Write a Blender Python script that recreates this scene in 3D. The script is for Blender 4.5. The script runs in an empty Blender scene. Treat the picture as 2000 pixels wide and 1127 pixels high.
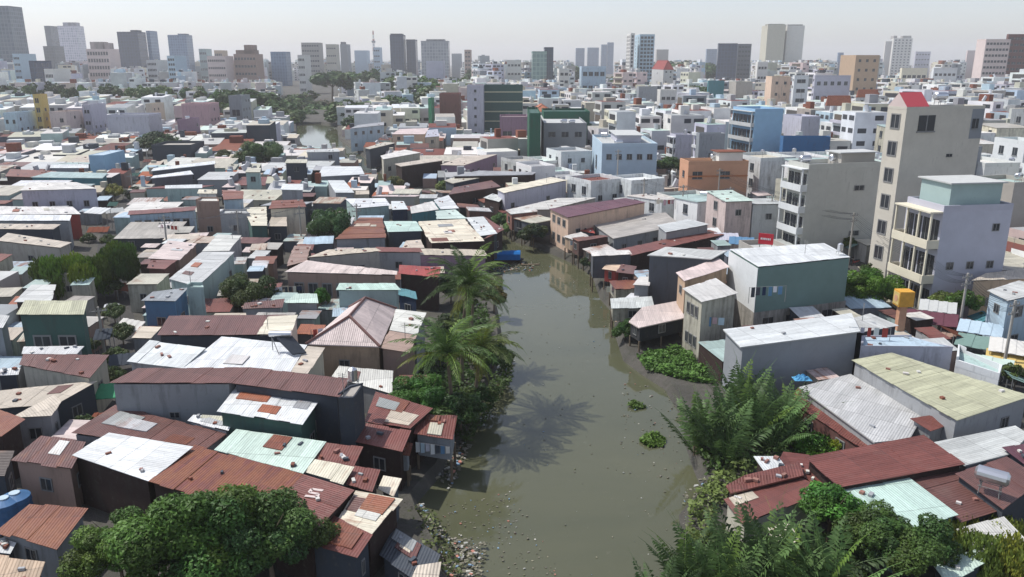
import bpy, bmesh, math, random
import numpy as np
from mathutils import Vector
R = random.Random(11)
F = 1560.0; TH = math.radians(15.9); H = 30.0
CT, ST = math.cos(TH), math.sin(TH)
GZ = 0.8
sc = bpy.context.scene
COL = sc.collection

# ---------------------------------------------------------------- survey: where a sight line meets a height
def P(x, y, h=0.0):
    u = (x-1000)/F; v = -(y-563.5)/F
    d = (u, CT+v*ST, -ST+v*CT)
    t = (h-H)/d[2]
    return (d[0]*t, d[1]*t, h)
def proj(X, Y, Z):
    dz = Z-H
    zc = Y*CT-dz*ST
    return (1000+F*X/zc, 563.5-F*(Y*ST+dz*CT)/zc)
def zat(y, D):
    v = -(y-563.5)/F
    return H + D*(-ST+v*CT)/(CT+v*ST)
def along(c, h, ang, xp):
    dx, dy = math.cos(ang), math.sin(ang); u = (xp-1000)/F
    return (u*(c[1]*CT+(H-h)*ST)-c[0])/(dx-u*dy*CT)

HEX = dict(white='d0d3d3', offwhite='cdcbc5', lightgrey='babcba', grey='9a9c9e', bluegrey='8e9296', darkgrey='5c6068', black='34363a',
  slate='444a52', rust='7a4a3a', orangerust='985c42', brown='6a4a45', redbrown='74463f', red='98443e', maroon='64404a', darkbrown='3c2f2c', pinkbrown='9c8478',
  mint='b4cbc1', palegreen='bbccc2', green='768f88', darkgreen='44605a', teal='4c7e86', paleteal='a2b6b2', olive='b4b498', cream='d6cfba', beige='bfb4a4',
  tan='b49c84', peach='d2b8a2', orange='c4967a', terracotta='c0785a', pink='bc9ca0', palepink='cbbbb6', mauve='907888', lavender='b6b6c1', paleblue='adc0cc', skyblue='8fb2cc',
  blue='5b7f9e', deepblue='3c6690', navy='2a3850', yellow='c8b070', gold='cf9a3a', concrete='a8a49c', stained='b8b4a4', brick='8e665c', netting='34604e', brightgreen='4f9670', glassblue='5a7490', glassdark='303f50')
WORD = dict(offwhite='off-white', lightgrey='light grey', bluegrey='blue-grey', darkgrey='dark grey', orangerust='orange rusty', rust='rusty', redbrown='red-brown',
  darkbrown='dark brown', pinkbrown='pinkish brown', mint='mint green', palegreen='pale green', darkgreen='dark green', paleteal='pale teal', palepink='pale pink',
  paleblue='pale blue', skyblue='sky blue', deepblue='deep blue', stained='stained grey')
def word(c): return 'bright white' if c == 'e0e0de' else WORD.get(c, c)
def lin(c):
    return c/12.92 if c <= .04045 else ((c+.055)/1.055)**2.4
def rgb(c, j=0.0):
    h = HEX.get(c, c)
    v = [lin(int(h[i:i+2], 16)/255) for i in (0, 2, 4)]
    if j:
        k = 1+R.uniform(-j, j)
        v = [max(.01, min(.9, q*k*(1+R.uniform(-j, j)*.25))) for q in v]
    return v

# ---------------------------------------------------------------- materials
def newmat(name):
    m = bpy.data.materials.new(name); m.use_nodes = True
    nt = m.node_tree; nt.nodes.clear()
    out = nt.nodes.new('ShaderNodeOutputMaterial'); b = nt.nodes.new('ShaderNodeBsdfPrincipled')
    nt.links.new(b.outputs[0], out.inputs[0])
    return m, nt, b
def N(nt, t, **kw):
    n = nt.nodes.new(t)
    for k, v in kw.items():
        if k in n.inputs: n.inputs[k].default_value = v
        else: setattr(n, k, v)
    return n
def L(nt, a, b): nt.links.new(a, b)
def math_(nt, op, a, b=None, clamp=False):
    n = nt.nodes.new('ShaderNodeMath'); n.operation = op; n.use_clamp = clamp
    for i, v in enumerate((a, b)):
        if v is None: continue
        if isinstance(v, (int, float)): n.inputs[i].default_value = v
        else: L(nt, v, n.inputs[i])
    return n.outputs[0]
def mix(nt, f, a, b, mode='MIX'):
    n = nt.nodes.new('ShaderNodeMix'); n.data_type = 'RGBA'; n.blend_type = mode
    for i, v in ((0, f), (6, a), (7, b)):
        if isinstance(v, (int, float)): n.inputs[i].default_value = v
        elif isinstance(v, tuple): n.inputs[i].default_value = (*v, 1)
        else: L(nt, v, n.inputs[i])
    return n.outputs[2]
def ramp(nt, f, stops):
    n = nt.nodes.new('ShaderNodeValToRGB'); e = n.color_ramp.elements
    e[0].position, e[0].color = stops[0][0], (*[stops[0][1]]*3, 1); e[1].position, e[1].color = stops[1][0], (*[stops[1][1]]*3, 1)
    L(nt, f, n.inputs[0]); return n.outputs[0]
def mat_roof():
    m, nt, b = newmat('corrugated_metal')
    oi = N(nt, 'ShaderNodeObjectInfo'); uv = N(nt, 'ShaderNodeUVMap', uv_map='UVMap')
    off = N(nt, 'ShaderNodeVectorMath', operation='MULTIPLY_ADD'); L(nt, uv.outputs[0], off.inputs[0]); off.inputs[1].default_value = (1, 1, 1)
    cmb = N(nt, 'ShaderNodeCombineXYZ'); r40 = math_(nt, 'MULTIPLY', oi.outputs['Random'], 57.0)
    L(nt, r40, cmb.inputs[0]); L(nt, r40, cmb.inputs[1]); L(nt, cmb.outputs[0], off.inputs[2])
    sep = N(nt, 'ShaderNodeSeparateXYZ'); L(nt, off.outputs[0], sep.inputs[0])
    fu = math_(nt, 'FLOOR', math_(nt, 'DIVIDE', sep.outputs[0], .95)); fv = math_(nt, 'FLOOR', math_(nt, 'DIVIDE', sep.outputs[1], 2.9))
    c2 = N(nt, 'ShaderNodeCombineXYZ'); L(nt, fu, c2.inputs[0]); L(nt, fv, c2.inputs[1])
    wn = N(nt, 'ShaderNodeTexWhiteNoise', noise_dimensions='2D'); L(nt, c2.outputs[0], wn.inputs[0])
    panel = math_(nt, 'ADD', math_(nt, 'MULTIPLY', wn.outputs[0], .24), .85)
    # long run-off streaks down the sheets
    st = N(nt, 'ShaderNodeMapping'); st.inputs['Scale'].default_value = (1.6, .16, 1); L(nt, off.outputs[0], st.inputs[0])
    ns = N(nt, 'ShaderNodeTexNoise', Scale=1.5, Detail=5.0, Roughness=.65); L(nt, st.outputs[0], ns.inputs[0])
    nb = N(nt, 'ShaderNodeTexNoise', Scale=.35, Detail=6.0, Roughness=.62); L(nt, off.outputs[0], nb.inputs[0])
    nf = N(nt, 'ShaderNodeTexNoise', Scale=3.2, Detail=4.0); L(nt, off.outputs[0], nf.inputs[0])
    s = math_(nt, 'ADD', math_(nt, 'MULTIPLY', ns.outputs[0], .55), math_(nt, 'MULTIPLY', nb.outputs[0], .45))
    th = math_(nt, 'SUBTRACT', .74, math_(nt, 'MULTIPLY', oi.outputs['Alpha'], .42))
    mask = math_(nt, 'MULTIPLY', math_(nt, 'SUBTRACT', s, th), 9.0, True)
    rustc = mix(nt, nf.outputs[0], (.30, .12, .055), (.13, .045, .025))
    dirt = math_(nt, 'ADD', math_(nt, 'MULTIPLY', ns.outputs[0], .9), .52)
    base = mix(nt, 1.0, oi.outputs['Color'], panel, 'MULTIPLY')
    base = mix(nt, 1.0, base, dirt, 'MULTIPLY')
    fn = math_(nt, 'ADD', math_(nt, 'MULTIPLY', nf.outputs[0], .3), .85)
    base = mix(nt, 1.0, base, fn, 'MULTIPLY')
    seam = math_(nt, 'LESS_THAN', math_(nt, 'FRACT', math_(nt, 'DIVIDE', sep.outputs[1], 2.9)), .022)
    base = mix(nt, math_(nt, 'MULTIPLY', seam, .4), base, (.05, .04, .04))
    grim = math_(nt, 'MULTIPLY', math_(nt, 'SUBTRACT', nb.outputs[0], .54), 6.0, True)
    base = mix(nt, math_(nt, 'MULTIPLY', grim, math_(nt, 'ADD', math_(nt, 'MULTIPLY', oi.outputs['Alpha'], .5), .10)), base, (.20, .17, .14))
    col = mix(nt, math_(nt, 'MULTIPLY', mask, .85), base, rustc)
    L(nt, col, b.inputs['Base Color'])
    b.inputs['Roughness'].default_value = .5; b.inputs['Specular IOR Level'].default_value = .35
    w = math_(nt, 'SINE', math_(nt, 'MULTIPLY', sep.outputs[0], 2*math.pi/.19))
    hsum = math_(nt, 'ADD', math_(nt, 'MULTIPLY', w, .014), math_(nt, 'MULTIPLY', nf.outputs[0], .05))
    bp = N(nt, 'ShaderNodeBump', Strength=.8, Distance=1.0); L(nt, hsum, bp.inputs['Height']); L(nt, bp.outputs[0], b.inputs['Normal'])
    return m
def mat_wall():
    m, nt, b = newmat('weathered_wall')
    oi = N(nt, 'ShaderNodeObjectInfo'); g = N(nt, 'ShaderNodeTexCoord')
    off = N(nt, 'ShaderNodeVectorMath', operation='ADD'); L(nt, g.outputs['Object'], off.inputs[0])
    c = N(nt, 'ShaderNodeCombineXYZ'); L(nt, math_(nt, 'MULTIPLY', oi.outputs['Random'], 91.0), c.inputs[0]); L(nt, c.outputs[0], off.inputs[1])
    mp = N(nt, 'ShaderNodeMapping'); mp.inputs['Scale'].default_value = (1.3, 1.3, .16); L(nt, off.outputs[0], mp.inputs[0])
    ns = N(nt, 'ShaderNodeTexNoise', Scale=1.3, Detail=6.0, Roughness=.7); L(nt, mp.outputs[0], ns.inputs[0])
    nb = N(nt, 'ShaderNodeTexNoise', Scale=.5, Detail=6.0, Roughness=.65); L(nt, off.outputs[0], nb.inputs[0])
    s = math_(nt, 'ADD', math_(nt, 'MULTIPLY', ns.outputs[0], .6), math_(nt, 'MULTIPLY', nb.outputs[0], .4))
    th = math_(nt, 'SUBTRACT', .64, math_(nt, 'MULTIPLY', oi.outputs['Alpha'], .26))
    mask = math_(nt, 'MULTIPLY', math_(nt, 'SUBTRACT', s, th), 5.0, True)
    tone = math_(nt, 'ADD', math_(nt, 'MULTIPLY', nb.outputs[0], .35), .80)
    base = mix(nt, 1.0, oi.outputs['Color'], tone, 'MULTIPLY')
    col = mix(nt, math_(nt, 'MULTIPLY', mask, .7), base, (.06, .055, .048))
    n3 = N(nt, 'ShaderNodeTexNoise', Scale=2.6, Detail=5.0, Roughness=.7); L(nt, off.outputs[0], n3.inputs[0])
    blot = math_(nt, 'MULTIPLY', math_(nt, 'SUBTRACT', n3.outputs[0], .56), 6.0, True)
    col = mix(nt, math_(nt, 'MULTIPLY', math_(nt, 'MULTIPLY', blot, oi.outputs['Alpha']), .55), col, (.16, .15, .13))
    L(nt, col, b.inputs['Base Color']); b.inputs['Roughness'].default_value = .88; b.inputs['Specular IOR Level'].default_value = .2
    bp = N(nt, 'ShaderNodeBump', Strength=.3, Distance=.05); L(nt, nb.outputs[0], bp.inputs['Height']); L(nt, bp.outputs[0], b.inputs['Normal'])
    return m
def mat_plain(name, rough=.6, metal=0.0, color=None, spec=.4, noise=.25):
    m, nt, b = newmat(name)
    oi = N(nt, 'ShaderNodeObjectInfo')
    src = oi.outputs['Color']
    if color: q = N(nt, 'ShaderNodeRGB'); q.outputs[0].default_value = (*color, 1); src = q.outputs[0]
    g = N(nt, 'ShaderNodeTexCoord'); n = N(nt, 'ShaderNodeTexNoise', Scale=2.2, Detail=4.0); L(nt, g.outputs['Object'], n.inputs[0])
    t = math_(nt, 'ADD', math_(nt, 'MULTIPLY', n.outputs[0], noise*2), 1-noise)
    L(nt, mix(nt, 1.0, src, t, 'MULTIPLY'), b.inputs['Base Color'])
    b.inputs['Roughness'].default_value = rough; b.inputs['Metallic'].default_value = metal; b.inputs['Specular IOR Level'].default_value = spec
    return m
def mat_attr(name, rough=.85):
    m, nt, b = newmat(name)
    a = N(nt, 'ShaderNodeVertexColor', layer_name='Col')
    g = N(nt, 'ShaderNodeTexCoord'); n = N(nt, 'ShaderNodeTexNoise', Scale=.35, Detail=5.0); L(nt, g.outputs['Object'], n.inputs[0])
    t = math_(nt, 'ADD', math_(nt, 'MULTIPLY', n.outputs[0], .6), .68)
    L(nt, mix(nt, 1.0, a.outputs[0], t, 'MULTIPLY'), b.inputs['Base Color']); b.inputs['Roughness'].default_value = rough; b.inputs['Specular IOR Level'].default_value = .25
    return m
def mat_leaf():
    m, nt, b = newmat('leaves')
    oi = N(nt, 'ShaderNodeObjectInfo'); a = N(nt, 'ShaderNodeVertexColor', layer_name='Col')
    col = mix(nt, 1.0, oi.outputs['Color'], a.outputs[0], 'MULTIPLY')
    L(nt, col, b.inputs['Base Color']); b.inputs['Roughness'].default_value = .55; b.inputs['Specular IOR Level'].default_value = .3
    tr = N(nt, 'ShaderNodeBsdfTranslucent'); L(nt, col, tr.inputs[0]); mx = N(nt, 'ShaderNodeMixShader'); mx.inputs[0].default_value = .22
    L(nt, b.outputs[0], mx.inputs[1]); L(nt, tr.outputs[0], mx.inputs[2]); L(nt, mx.outputs[0], nt.nodes['Material Output'].inputs[0])
    return m
def mat_water():
    m, nt, b = newmat('murky_water')
    g = N(nt, 'ShaderNodeNewGeometry')
    n = N(nt, 'ShaderNodeTexNoise', Scale=.05, Detail=6.0, Roughness=.6, Distortion=.6); L(nt, g.outputs['Position'], n.inputs[0])
    f = N(nt, 'ShaderNodeTexNoise', Scale=1.1, Detail=7.0, Roughness=.75); L(nt, g.outputs['Position'], f.inputs[0])
    fac = ramp(nt, n.outputs[0], ((.35, 0), (.7, 1)))
    col = mix(nt, fac, (.078, .083, .050), (.105, .106, .062))
    scum = math_(nt, 'MULTIPLY', math_(nt, 'SUBTRACT', f.outputs[0], .60), 7.0, True)
    col = mix(nt, math_(nt, 'MULTIPLY', scum, .35), col, (.19, .19, .14))
    L(nt, col, b.inputs['Base Color']); b.inputs['IOR'].default_value = 1.42
    rr = math_(nt, 'ADD', math_(nt, 'MULTIPLY', scum, .35), .03); L(nt, rr, b.inputs['Roughness'])
    mp = N(nt, 'ShaderNodeMapping'); mp.inputs['Scale'].default_value = (1.6, .9, 1); L(nt, g.outputs['Position'], mp.inputs[0])
    w = N(nt, 'ShaderNodeTexNoise', Scale=1.3, Detail=3.0); L(nt, mp.outputs[0], w.inputs[0])
    bp = N(nt, 'ShaderNodeBump', Strength=.045, Distance=.12); L(nt, w.outputs[0], bp.inputs['Height']); L(nt, bp.outputs[0], b.inputs['Normal'])
    return m
def mat_ground():
    m, nt, b = newmat('dusty_ground')
    g = N(nt, 'ShaderNodeNewGeometry')
    n = N(nt, 'ShaderNodeTexNoise', Scale=.12, Detail=8.0, Roughness=.7); L(nt, g.outputs['Position'], n.inputs[0])
    f = N(nt, 'ShaderNodeTexNoise', Scale=1.7, Detail=6.0, Roughness=.7); L(nt, g.outputs['Position'], f.inputs[0])
    col = mix(nt, ramp(nt, n.outputs[0], ((.35, 0), (.65, 1))), (.045, .042, .036), (.10, .092, .08))
    col = mix(nt, ramp(nt, f.outputs[0], ((.45, 0), (.75, .8))), col, (.05, .055, .035))
    L(nt, col, b.inputs['Base Color']); b.inputs['Roughness'].default_value = .95
    bp = N(nt, 'ShaderNodeBump', Strength=.6, Distance=.3); L(nt, f.outputs[0], bp.inputs['Height']); L(nt, bp.outputs[0], b.inputs['Normal'])
    return m
def mat_tile():
    m, nt, b = newmat('clay_tiles')
    oi = N(nt, 'ShaderNodeObjectInfo'); uv = N(nt, 'ShaderNodeUVMap', uv_map='UVMap')
    br = N(nt, 'ShaderNodeTexBrick', Scale=1.0); br.inputs['Brick Width'].default_value = .35; br.inputs['Row Height'].default_value = .3; br.inputs['Mortar Size'].default_value = .025
    br.inputs['Color1'].default_value = (1, 1, 1, 1); br.inputs['Color2'].default_value = (.72, .72, .72, 1); br.inputs['Mortar'].default_value = (.4, .4, .4, 1)
    L(nt, uv.outputs[0], br.inputs[0])
    n = N(nt, 'ShaderNodeTexNoise', Scale=.8, Detail=5.0); L(nt, uv.outputs[0], n.inputs[0])
    t = math_(nt, 'ADD', math_(nt, 'MULTIPLY', n.outputs[0], .5), .75)
    L(nt, mix(nt, 1.0, mix(nt, 1.0, oi.outputs['Color'], br.outputs[0], 'MULTIPLY'), t, 'MULTIPLY'), b.inputs['Base Color']); b.inputs['Roughness'].default_value = .8
    return m
def mat_glasswall():
    m, nt, b = newmat('glass_curtain_wall')
    oi = N(nt, 'ShaderNodeObjectInfo'); uv = N(nt, 'ShaderNodeUVMap', uv_map='UVMap')
    br = N(nt, 'ShaderNodeTexBrick', Scale=1.0, offset=0.0); br.inputs['Brick Width'].default_value = 3.2; br.inputs['Row Height'].default_value = 3.5; br.inputs['Mortar Size'].default_value = .35
    br.inputs['Color1'].default_value = (1, 1, 1, 1); br.inputs['Color2'].default_value = (.6, .65, .7, 1); br.inputs['Mortar'].default_value = (1.3, 1.28, 1.25, 1)
    L(nt, uv.outputs[0], br.inputs[0])
    L(nt, mix(nt, 1.0, oi.outputs['Color'], br.outputs[0], 'MULTIPLY'), b.inputs['Base Color']); b.inputs['Roughness'].default_value = .25; b.inputs['Specular IOR Level'].default_value = .6
    return m
M = dict(roof=mat_roof(), wall=mat_wall(), plain=mat_plain('painted_surface'), attr=mat_attr('far_town'), leaf=mat_leaf(), water=mat_water(), ground=mat_ground(), tile=mat_tile(),
  curtain=mat_glasswall(),
  steel=mat_plain('stainless_steel', .28, .9, (.62, .63, .65), .5, .1), bark=mat_plain('bark', .9, 0, (.16, .125, .09), .1, .4),
  glass=mat_plain('dark_glass', .15, 0, (.028, .034, .042), .7, .3), frame=mat_plain('window_frame', .6, 0, (.22, .22, .215), .4, .1),
  asphalt=mat_plain('asphalt', .9, 0, (.06, .058, .056), .2, .3), cloth=mat_plain('cloth', .95, 0, None, .1, .15), rubble=mat_attr('rubbish', .8))

# ---------------------------------------------------------------- mesh building
class MB:
    def __init__(s): s.v = []; s.f = []; s.uv = []; s.mi = []; s.col = []
    def face(s, pts, uv=None, mi=0, col=None):
        n = len(s.v); s.v += [tuple(p) for p in pts]; s.f.append(tuple(range(n, n+len(pts))))
        s.uv.append(uv or [(0, 0)]*len(pts)); s.mi.append(mi); s.col.append(col or (1, 1, 1))
    def box(s, a, b, mi=0, col=None, bottom=True):
        x0, y0, z0 = a; x1, y1, z1 = b
        s.prism([(x0, y0), (x1, y0), (x1, y1), (x0, y1)], [z0]*4, [z1]*4, mi, col, bottom)
    def prism(s, xy, z0, z1, mi=0, col=None, bottom=True, top=True):
        n = len(xy)
        if top: s.face([(*xy[i], z1[i]) for i in range(n)], mi=mi, col=col)
        if bottom: s.face([(*xy[i], z0[i]) for i in reversed(range(n))], mi=mi, col=col)
        u = 0
        for i in range(n):
            j = (i+1) % n; w = math.dist(xy[i], xy[j])
            s.face([(*xy[i], z0[i]), (*xy[j], z0[j]), (*xy[j], z1[j]), (*xy[i], z1[i])],
                   [(u, z0[i]), (u+w, z0[j]), (u+w, z1[j]), (u, z1[i])], mi, col); u += w
    def tube(s, a, b, r0, r1=None, n=6, mi=0, col=None, caps=True):
        r1 = r0 if r1 is None else r1
        a = Vector(a); b = Vector(b); d = (b-a)
        if d.length < 1e-6: return
        d.normalize(); up = Vector((0, 0, 1)) if abs(d.z) < .9 else Vector((1, 0, 0))
        x = d.cross(up).normalized(); y = d.cross(x)
        A = [a+x*r0*math.cos(2*math.pi*i/n)+y*r0*math.sin(2*math.pi*i/n) for i in range(n)]
        B = [b+x*r1*math.cos(2*math.pi*i/n)+y*r1*math.sin(2*math.pi*i/n) for i in range(n)]
        for i in range(n):
            j = (i+1) % n; s.face([A[j], A[i], B[i], B[j]], mi=mi, col=col)
        if caps: s.face(A, mi=mi, col=col); s.face(B[::-1], mi=mi, col=col)
    def mesh(s, name, mats, smooth=False):
        me = bpy.data.meshes.new(name)
        me.from_pydata(s.v, [], s.f)
        uvl = me.uv_layers.new(name='UVMap'); uvl.data.foreach_set('uv', [c for u in s.uv for q in u for c in q])
        ca = me.color_attributes.new('Col', 'FLOAT_COLOR', 'CORNER')
        ca.data.foreach_set('color', [c for k, u in zip(s.col, s.uv) for _ in u for c in (*k, 1.0)])
        for m in mats: me.materials.append(m)
        me.polygons.foreach_set('material_index', s.mi)
        if smooth: me.polygons.foreach_set('use_smooth', [True]*len(s.f))
        me.update(); return me
def obj(name, me, parent=None, loc=(0, 0, 0), rz=0.0, scale=(1, 1, 1), color=None, a=1.0):
    o = bpy.data.objects.new(name, me); COL.objects.link(o)
    o.location = loc; o.rotation_euler = (0, 0, rz); o.scale = scale
    if parent: o.parent = parent
    if color is not None: o.color = (*color, a)
    return o
THINGS = []
def thing(name, label, cat, loc=(0, 0, 0), group=None, me=None, rz=0.0, scale=(1, 1, 1), color=None):
    o = obj(name, me, None, loc, rz, scale, color); o['label'] = label; o['category'] = cat
    if group: o['group'] = group
    THINGS.append(o); return o
def structure(name, me, loc=(0, 0, 0), kind='structure'):
    o = obj(name, me, None, loc); o['kind'] = kind; return o

# shared small pieces (unit sized, facing -Y, origin at their centre on the wall plane)
def win_frame_mesh():
    b = MB()
    for x0, x1, z0, z1 in ((-.5, -.42, -.5, .5), (.42, .5, -.5, .5), (-.42, .42, .42, .5), (-.42, .42, -.5, -.42), (-.03, .03, -.42, .42)):
        b.box((x0, -.07, z0), (x1, .0, z1))
    return b.mesh('window_frame', [M['frame']])
def pane_mesh():
    b = MB(); b.box((-.42, -.03, -.42), (.42, -.004, .42)); return b.mesh('pane', [M['glass']])
def far_win_mesh():
    b = MB(); b.box((-.5, -.06, -.5), (.5, -.0, .5)); b.box((-.56, -.14, -.6), (.56, -.0, -.51), 1); b.box((-.03, -.09, -.5), (.03, -.061, .5), 1)
    return b.mesh('window', [M['glass'], M['frame']])
def door_mesh():
    b = MB(); b.box((-.5, -.06, 0), (.5, 0, 1)); b.box((-.57, -.09, 0), (-.502, 0, 1.05)); b.box((.502, -.09, 0), (.57, 0, 1.05))
    return b.mesh('door', [M['plain']])
def tank_mesh():
    b = MB(); n = 14
    b.tube((-.85, 0, 1.35), (.85, 0, 1.35), .5, n=n)
    b.tube((-1.0, 0, 1.35), (-.85, 0, 1.35), .3, .5, n=n); b.tube((.85, 0, 1.35), (1.0, 0, 1.35), .5, .3, n=n)
    return b.mesh('tank_body', [M['steel']], True)
def tank_v_mesh():
    b = MB(); n = 14
    b.tube((0, 0, .6), (0, 0, 2.0), .55, n=n); b.tube((0, 0, 2.0), (0, 0, 2.25), .55, .18, n=n)
    return b.mesh('tank_body', [M['steel']], True)
def stand_mesh():
    b = MB()
    for x in (-.6, .6):
        for y in (-.35, .35): b.tube((x, y, 0), (x*.9, y*.9, .88), .035, n=4)
        b.box((x-.05, -.4, .84), (x+.05, .4, .90))
    b.box((-.7, -.38, .55), (.7, -.34, .59)); b.box((-.7, .34, .55), (.7, .38, .59))
    return b.mesh('stand', [M['frame']])
WF, PA, FW, DR, TB, TV, TS = win_frame_mesh(), pane_mesh(), far_win_mesh(), door_mesh(), tank_mesh(), tank_v_mesh(), stand_mesh()
def rect_mesh(name, mat):
    b = MB(); b.box((-.5, -.5, 0), (.5, .5, 1)); return b.mesh(name, [M[mat]])
UBOX = {k: rect_mesh('block', k) for k in ('plain', 'wall', 'roof', 'cloth')}

# ---------------------------------------------------------------- houses
FOOT = []; CLEAR = []; LM = []; HOUSES = []
def ccw(p):
    a = sum(p[i][0]*p[(i+1) % len(p)][1]-p[(i+1) % len(p)][0]*p[i][1] for i in range(len(p)))
    return p if a > 0 else p[::-1]
def add_windows(root, base, a, b, z0, z1, cols, rows, far, w=1.2, hgt=1.25, prob=1.0, m0=.5, frame=None):
    L_ = math.dist(a, b); d = ((b[0]-a[0])/L_, (b[1]-a[1])/L_); rz = math.atan2(d[1], d[0])
    cell = (L_-2*m0)/cols; fh = (z1-z0)/rows
    w = min(w, cell*.72); hgt = min(hgt, fh*.6)
    if w < .3 or hgt < .3: return
    for r in range(rows):
        for c in range(cols):
            if R.random() > prob: continue
            t = m0+cell*(c+.5); z = z0+fh*(r+.55)
            x, y = a[0]+d[0]*t-base[0], a[1]+d[1]*t-base[1]
            if far: obj('window', FW, root, (x, y, z-base[2]), rz, (w, 1, hgt))
            else:
                f = obj('window', WF, root, (x, y, z-base[2]), rz, (w, 1, hgt), rgb(frame or 'grey'))
                obj('pane', PA, f)
def build(name, label, pts, wc, rc, cat='house', group=None, roof='metal', base=GZ, ov=.3, rust=.25, grime=.5, wf=None, wl=None, wr=None,
          flow=None, far=False, patches=None, foot=True, tank=None, auto=True, apex=1.6, stilt=False, par=.7, rj=.06, wmat='wall', door=False, lit=True):
    pts = ccw(pts); n = len(pts)
    cx = sum(p[0] for p in pts)/n; cy = sum(p[1] for p in pts)/n; cz = sum(p[2] for p in pts)/n
    k = min(range(n), key=lambda i: pts[i][0]+pts[i][1]*.001)
    bz = (cx, cy, base)
    root = thing(name, label, cat, bz, group)
    loc = [(p[0]-cx, p[1]-cy, p[2]-base) for p in pts]
    def inset(o):
        r = []
        for p in loc:
            l = math.hypot(p[0], p[1]) or 1; t = min(o/l, .4)
            r.append((p[0]*(1-t), p[1]*(1-t), p[2]*(1-t)+(cz-base)*t))
        return r
    isflat = roof == 'flat'
    ins = inset(0.0 if isflat else ov)
    th = .11
    zb = -1.2 if stilt == 'deep' else 0
    if stilt:
        zb = 1.15
        legs = MB()
        for i in range(n):
            a, b = ins[i], ins[(i+1) % n]; m = max(1, int(math.dist(a[:2], b[:2])/2.4))
            for q in range(m):
                t = q/m; x = a[0]+(b[0]-a[0])*t; y = a[1]+(b[1]-a[1])*t
                lg = MB(); lg.tube((x, y, -2.2), (x, y, 1.2), .11, n=5)
                obj('stilt', lg.mesh('stilt', [M['bark']]), root)
    wb = MB()
    xy = [(p[0], p[1]) for p in ins]; zt = [p[2]-(th+.03 if not isflat else 0) for p in ins]
    wb.prism(xy, [zb]*n, zt, top=isflat, bottom=bool(stilt))
    obj('wall', wb.mesh('wall', [M[wmat]]), root, color=rgb(wc, .04), a=grime)
    c = rgb(rc, rj)
    if roof == 'metal':
        rb = MB(); e01 = math.dist(loc[0], loc[1])+math.dist(loc[2], loc[3 % n]); e12 = math.dist(loc[1], loc[2])+math.dist(loc[3 % n], loc[0])
        fl = flow if flow is not None else (0 if e01 < e12 else 1)
        d = Vector(loc[1])-Vector(loc[0]) if fl == 0 else Vector(loc[2])-Vector(loc[1])
        d.normalize(); u = Vector((-d.y, d.x, 0)).normalized()
        uvs = [(Vector(p).dot(u), Vector(p).dot(d)) for p in loc]
        if far or n != 4:
            rb.face(loc, uvs)
            rb.face([(p[0], p[1], p[2]-th) for p in reversed(loc)], uvs[::-1])
            for i in range(n):
                a, b2 = loc[i], loc[(i+1) % n]
                rb.face([(a[0], a[1], a[2]-th), (b2[0], b2[1], b2[2]-th), b2, a])
        else:
            Q = [Vector(p) for p in loc]
            if fl == 1: Q = Q[1:]+Q[:1]
            wdt = ((Q[3]-Q[0]).length+(Q[2]-Q[1]).length)/2; ns = max(1, int(wdt/.95)); rag = .05+.22*rust
            nr = max(1, int((Q[1]-Q[0]).length/3.2)); sag = R.uniform(0, .05)
            for k in range(ns):
                t0, t1 = k/ns-(.012 if k else 0), (k+1)/ns; e0, e1 = R.uniform(-.04, rag), R.uniform(-.04, rag); zj = .012*(k % 2)+R.uniform(0, .018+.03*rust)
                A, Bq, C2, D2 = Q[0].lerp(Q[3], t0), Q[1].lerp(Q[2], t0), Q[1].lerp(Q[2], t1), Q[0].lerp(Q[3], t1)
                e = (Bq-A).normalized(); A = A-e*e0; D2 = D2-e*e0; Bq = Bq+e*e1; C2 = C2+e*e1
                for r_ in range(nr):
                    u0, u1 = r_/nr, (r_+1)/nr+(.03 if r_ < nr-1 else 0)
                    zz = Vector((0, 0, zj+.014*((nr-r_) % 2)-sag*math.sin(math.pi*(k+.5)/ns))); c4 = [A.lerp(Bq, u0)+zz, A.lerp(Bq, u1)+zz, D2.lerp(C2, u1)+zz, D2.lerp(C2, u0)+zz]
                    rb.face(c4, [(p.dot(u), p.dot(d)) for p in c4]); lo = [p-Vector((0, 0, .035)) for p in c4]; rb.face(lo[::-1], [(p.dot(u), p.dot(d)) for p in lo[::-1]])
                    for i in range(4): rb.face([lo[i], lo[(i+1) % 4], c4[(i+1) % 4], c4[i]])
        obj('roof', rb.mesh('roof', [M['roof']]), root, color=c, a=rust)
        # replacement sheets lying on the roof
        npat = patches if patches is not None else 0
        P4 = [Vector(p) for p in loc]
        def bil(s, t): return (P4[0]*(1-s)+P4[1]*s)*(1-t)+(P4[3]*(1-s)+P4[2]*s)*t
        if n == 4:
            for q in range(npat):
                s0 = R.uniform(.04, .7); t0 = R.uniform(.04, .7); ls = max(e01/2, 1); lt = max(e12/2, 1)
                ds = min(.96-s0, R.uniform(.9, 2.2)/ls); dt = min(.96-t0, R.uniform(.9, 2.6)/lt)
                q4 = [bil(s0, t0), bil(s0+ds, t0), bil(s0+ds, t0+dt), bil(s0, t0+dt)]
                pb = MB(); zz = Vector((0, 0, .075+.012*q)); q5 = [p+zz for p in q4]
                pb.face(q5, [(p.dot(u), p.dot(d)) for p in q5])
                for i in range(4): pb.face([q4[i]+zz*.1, q4[(i+1) % 4]+zz*.1, q5[(i+1) % 4], q5[i]])
                obj('roof_sheet', pb.mesh('roof_sheet', [M['roof']]), root, color=rgb(R.choice(['offwhite', 'lightgrey', 'rust', 'brown', 'stained', 'beige', 'orangerust', 'grey']), .1), a=R.uniform(.1, .7))
    elif isflat:
        pb = MB(); o1 = inset(-.02); o2 = inset(.22)
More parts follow.
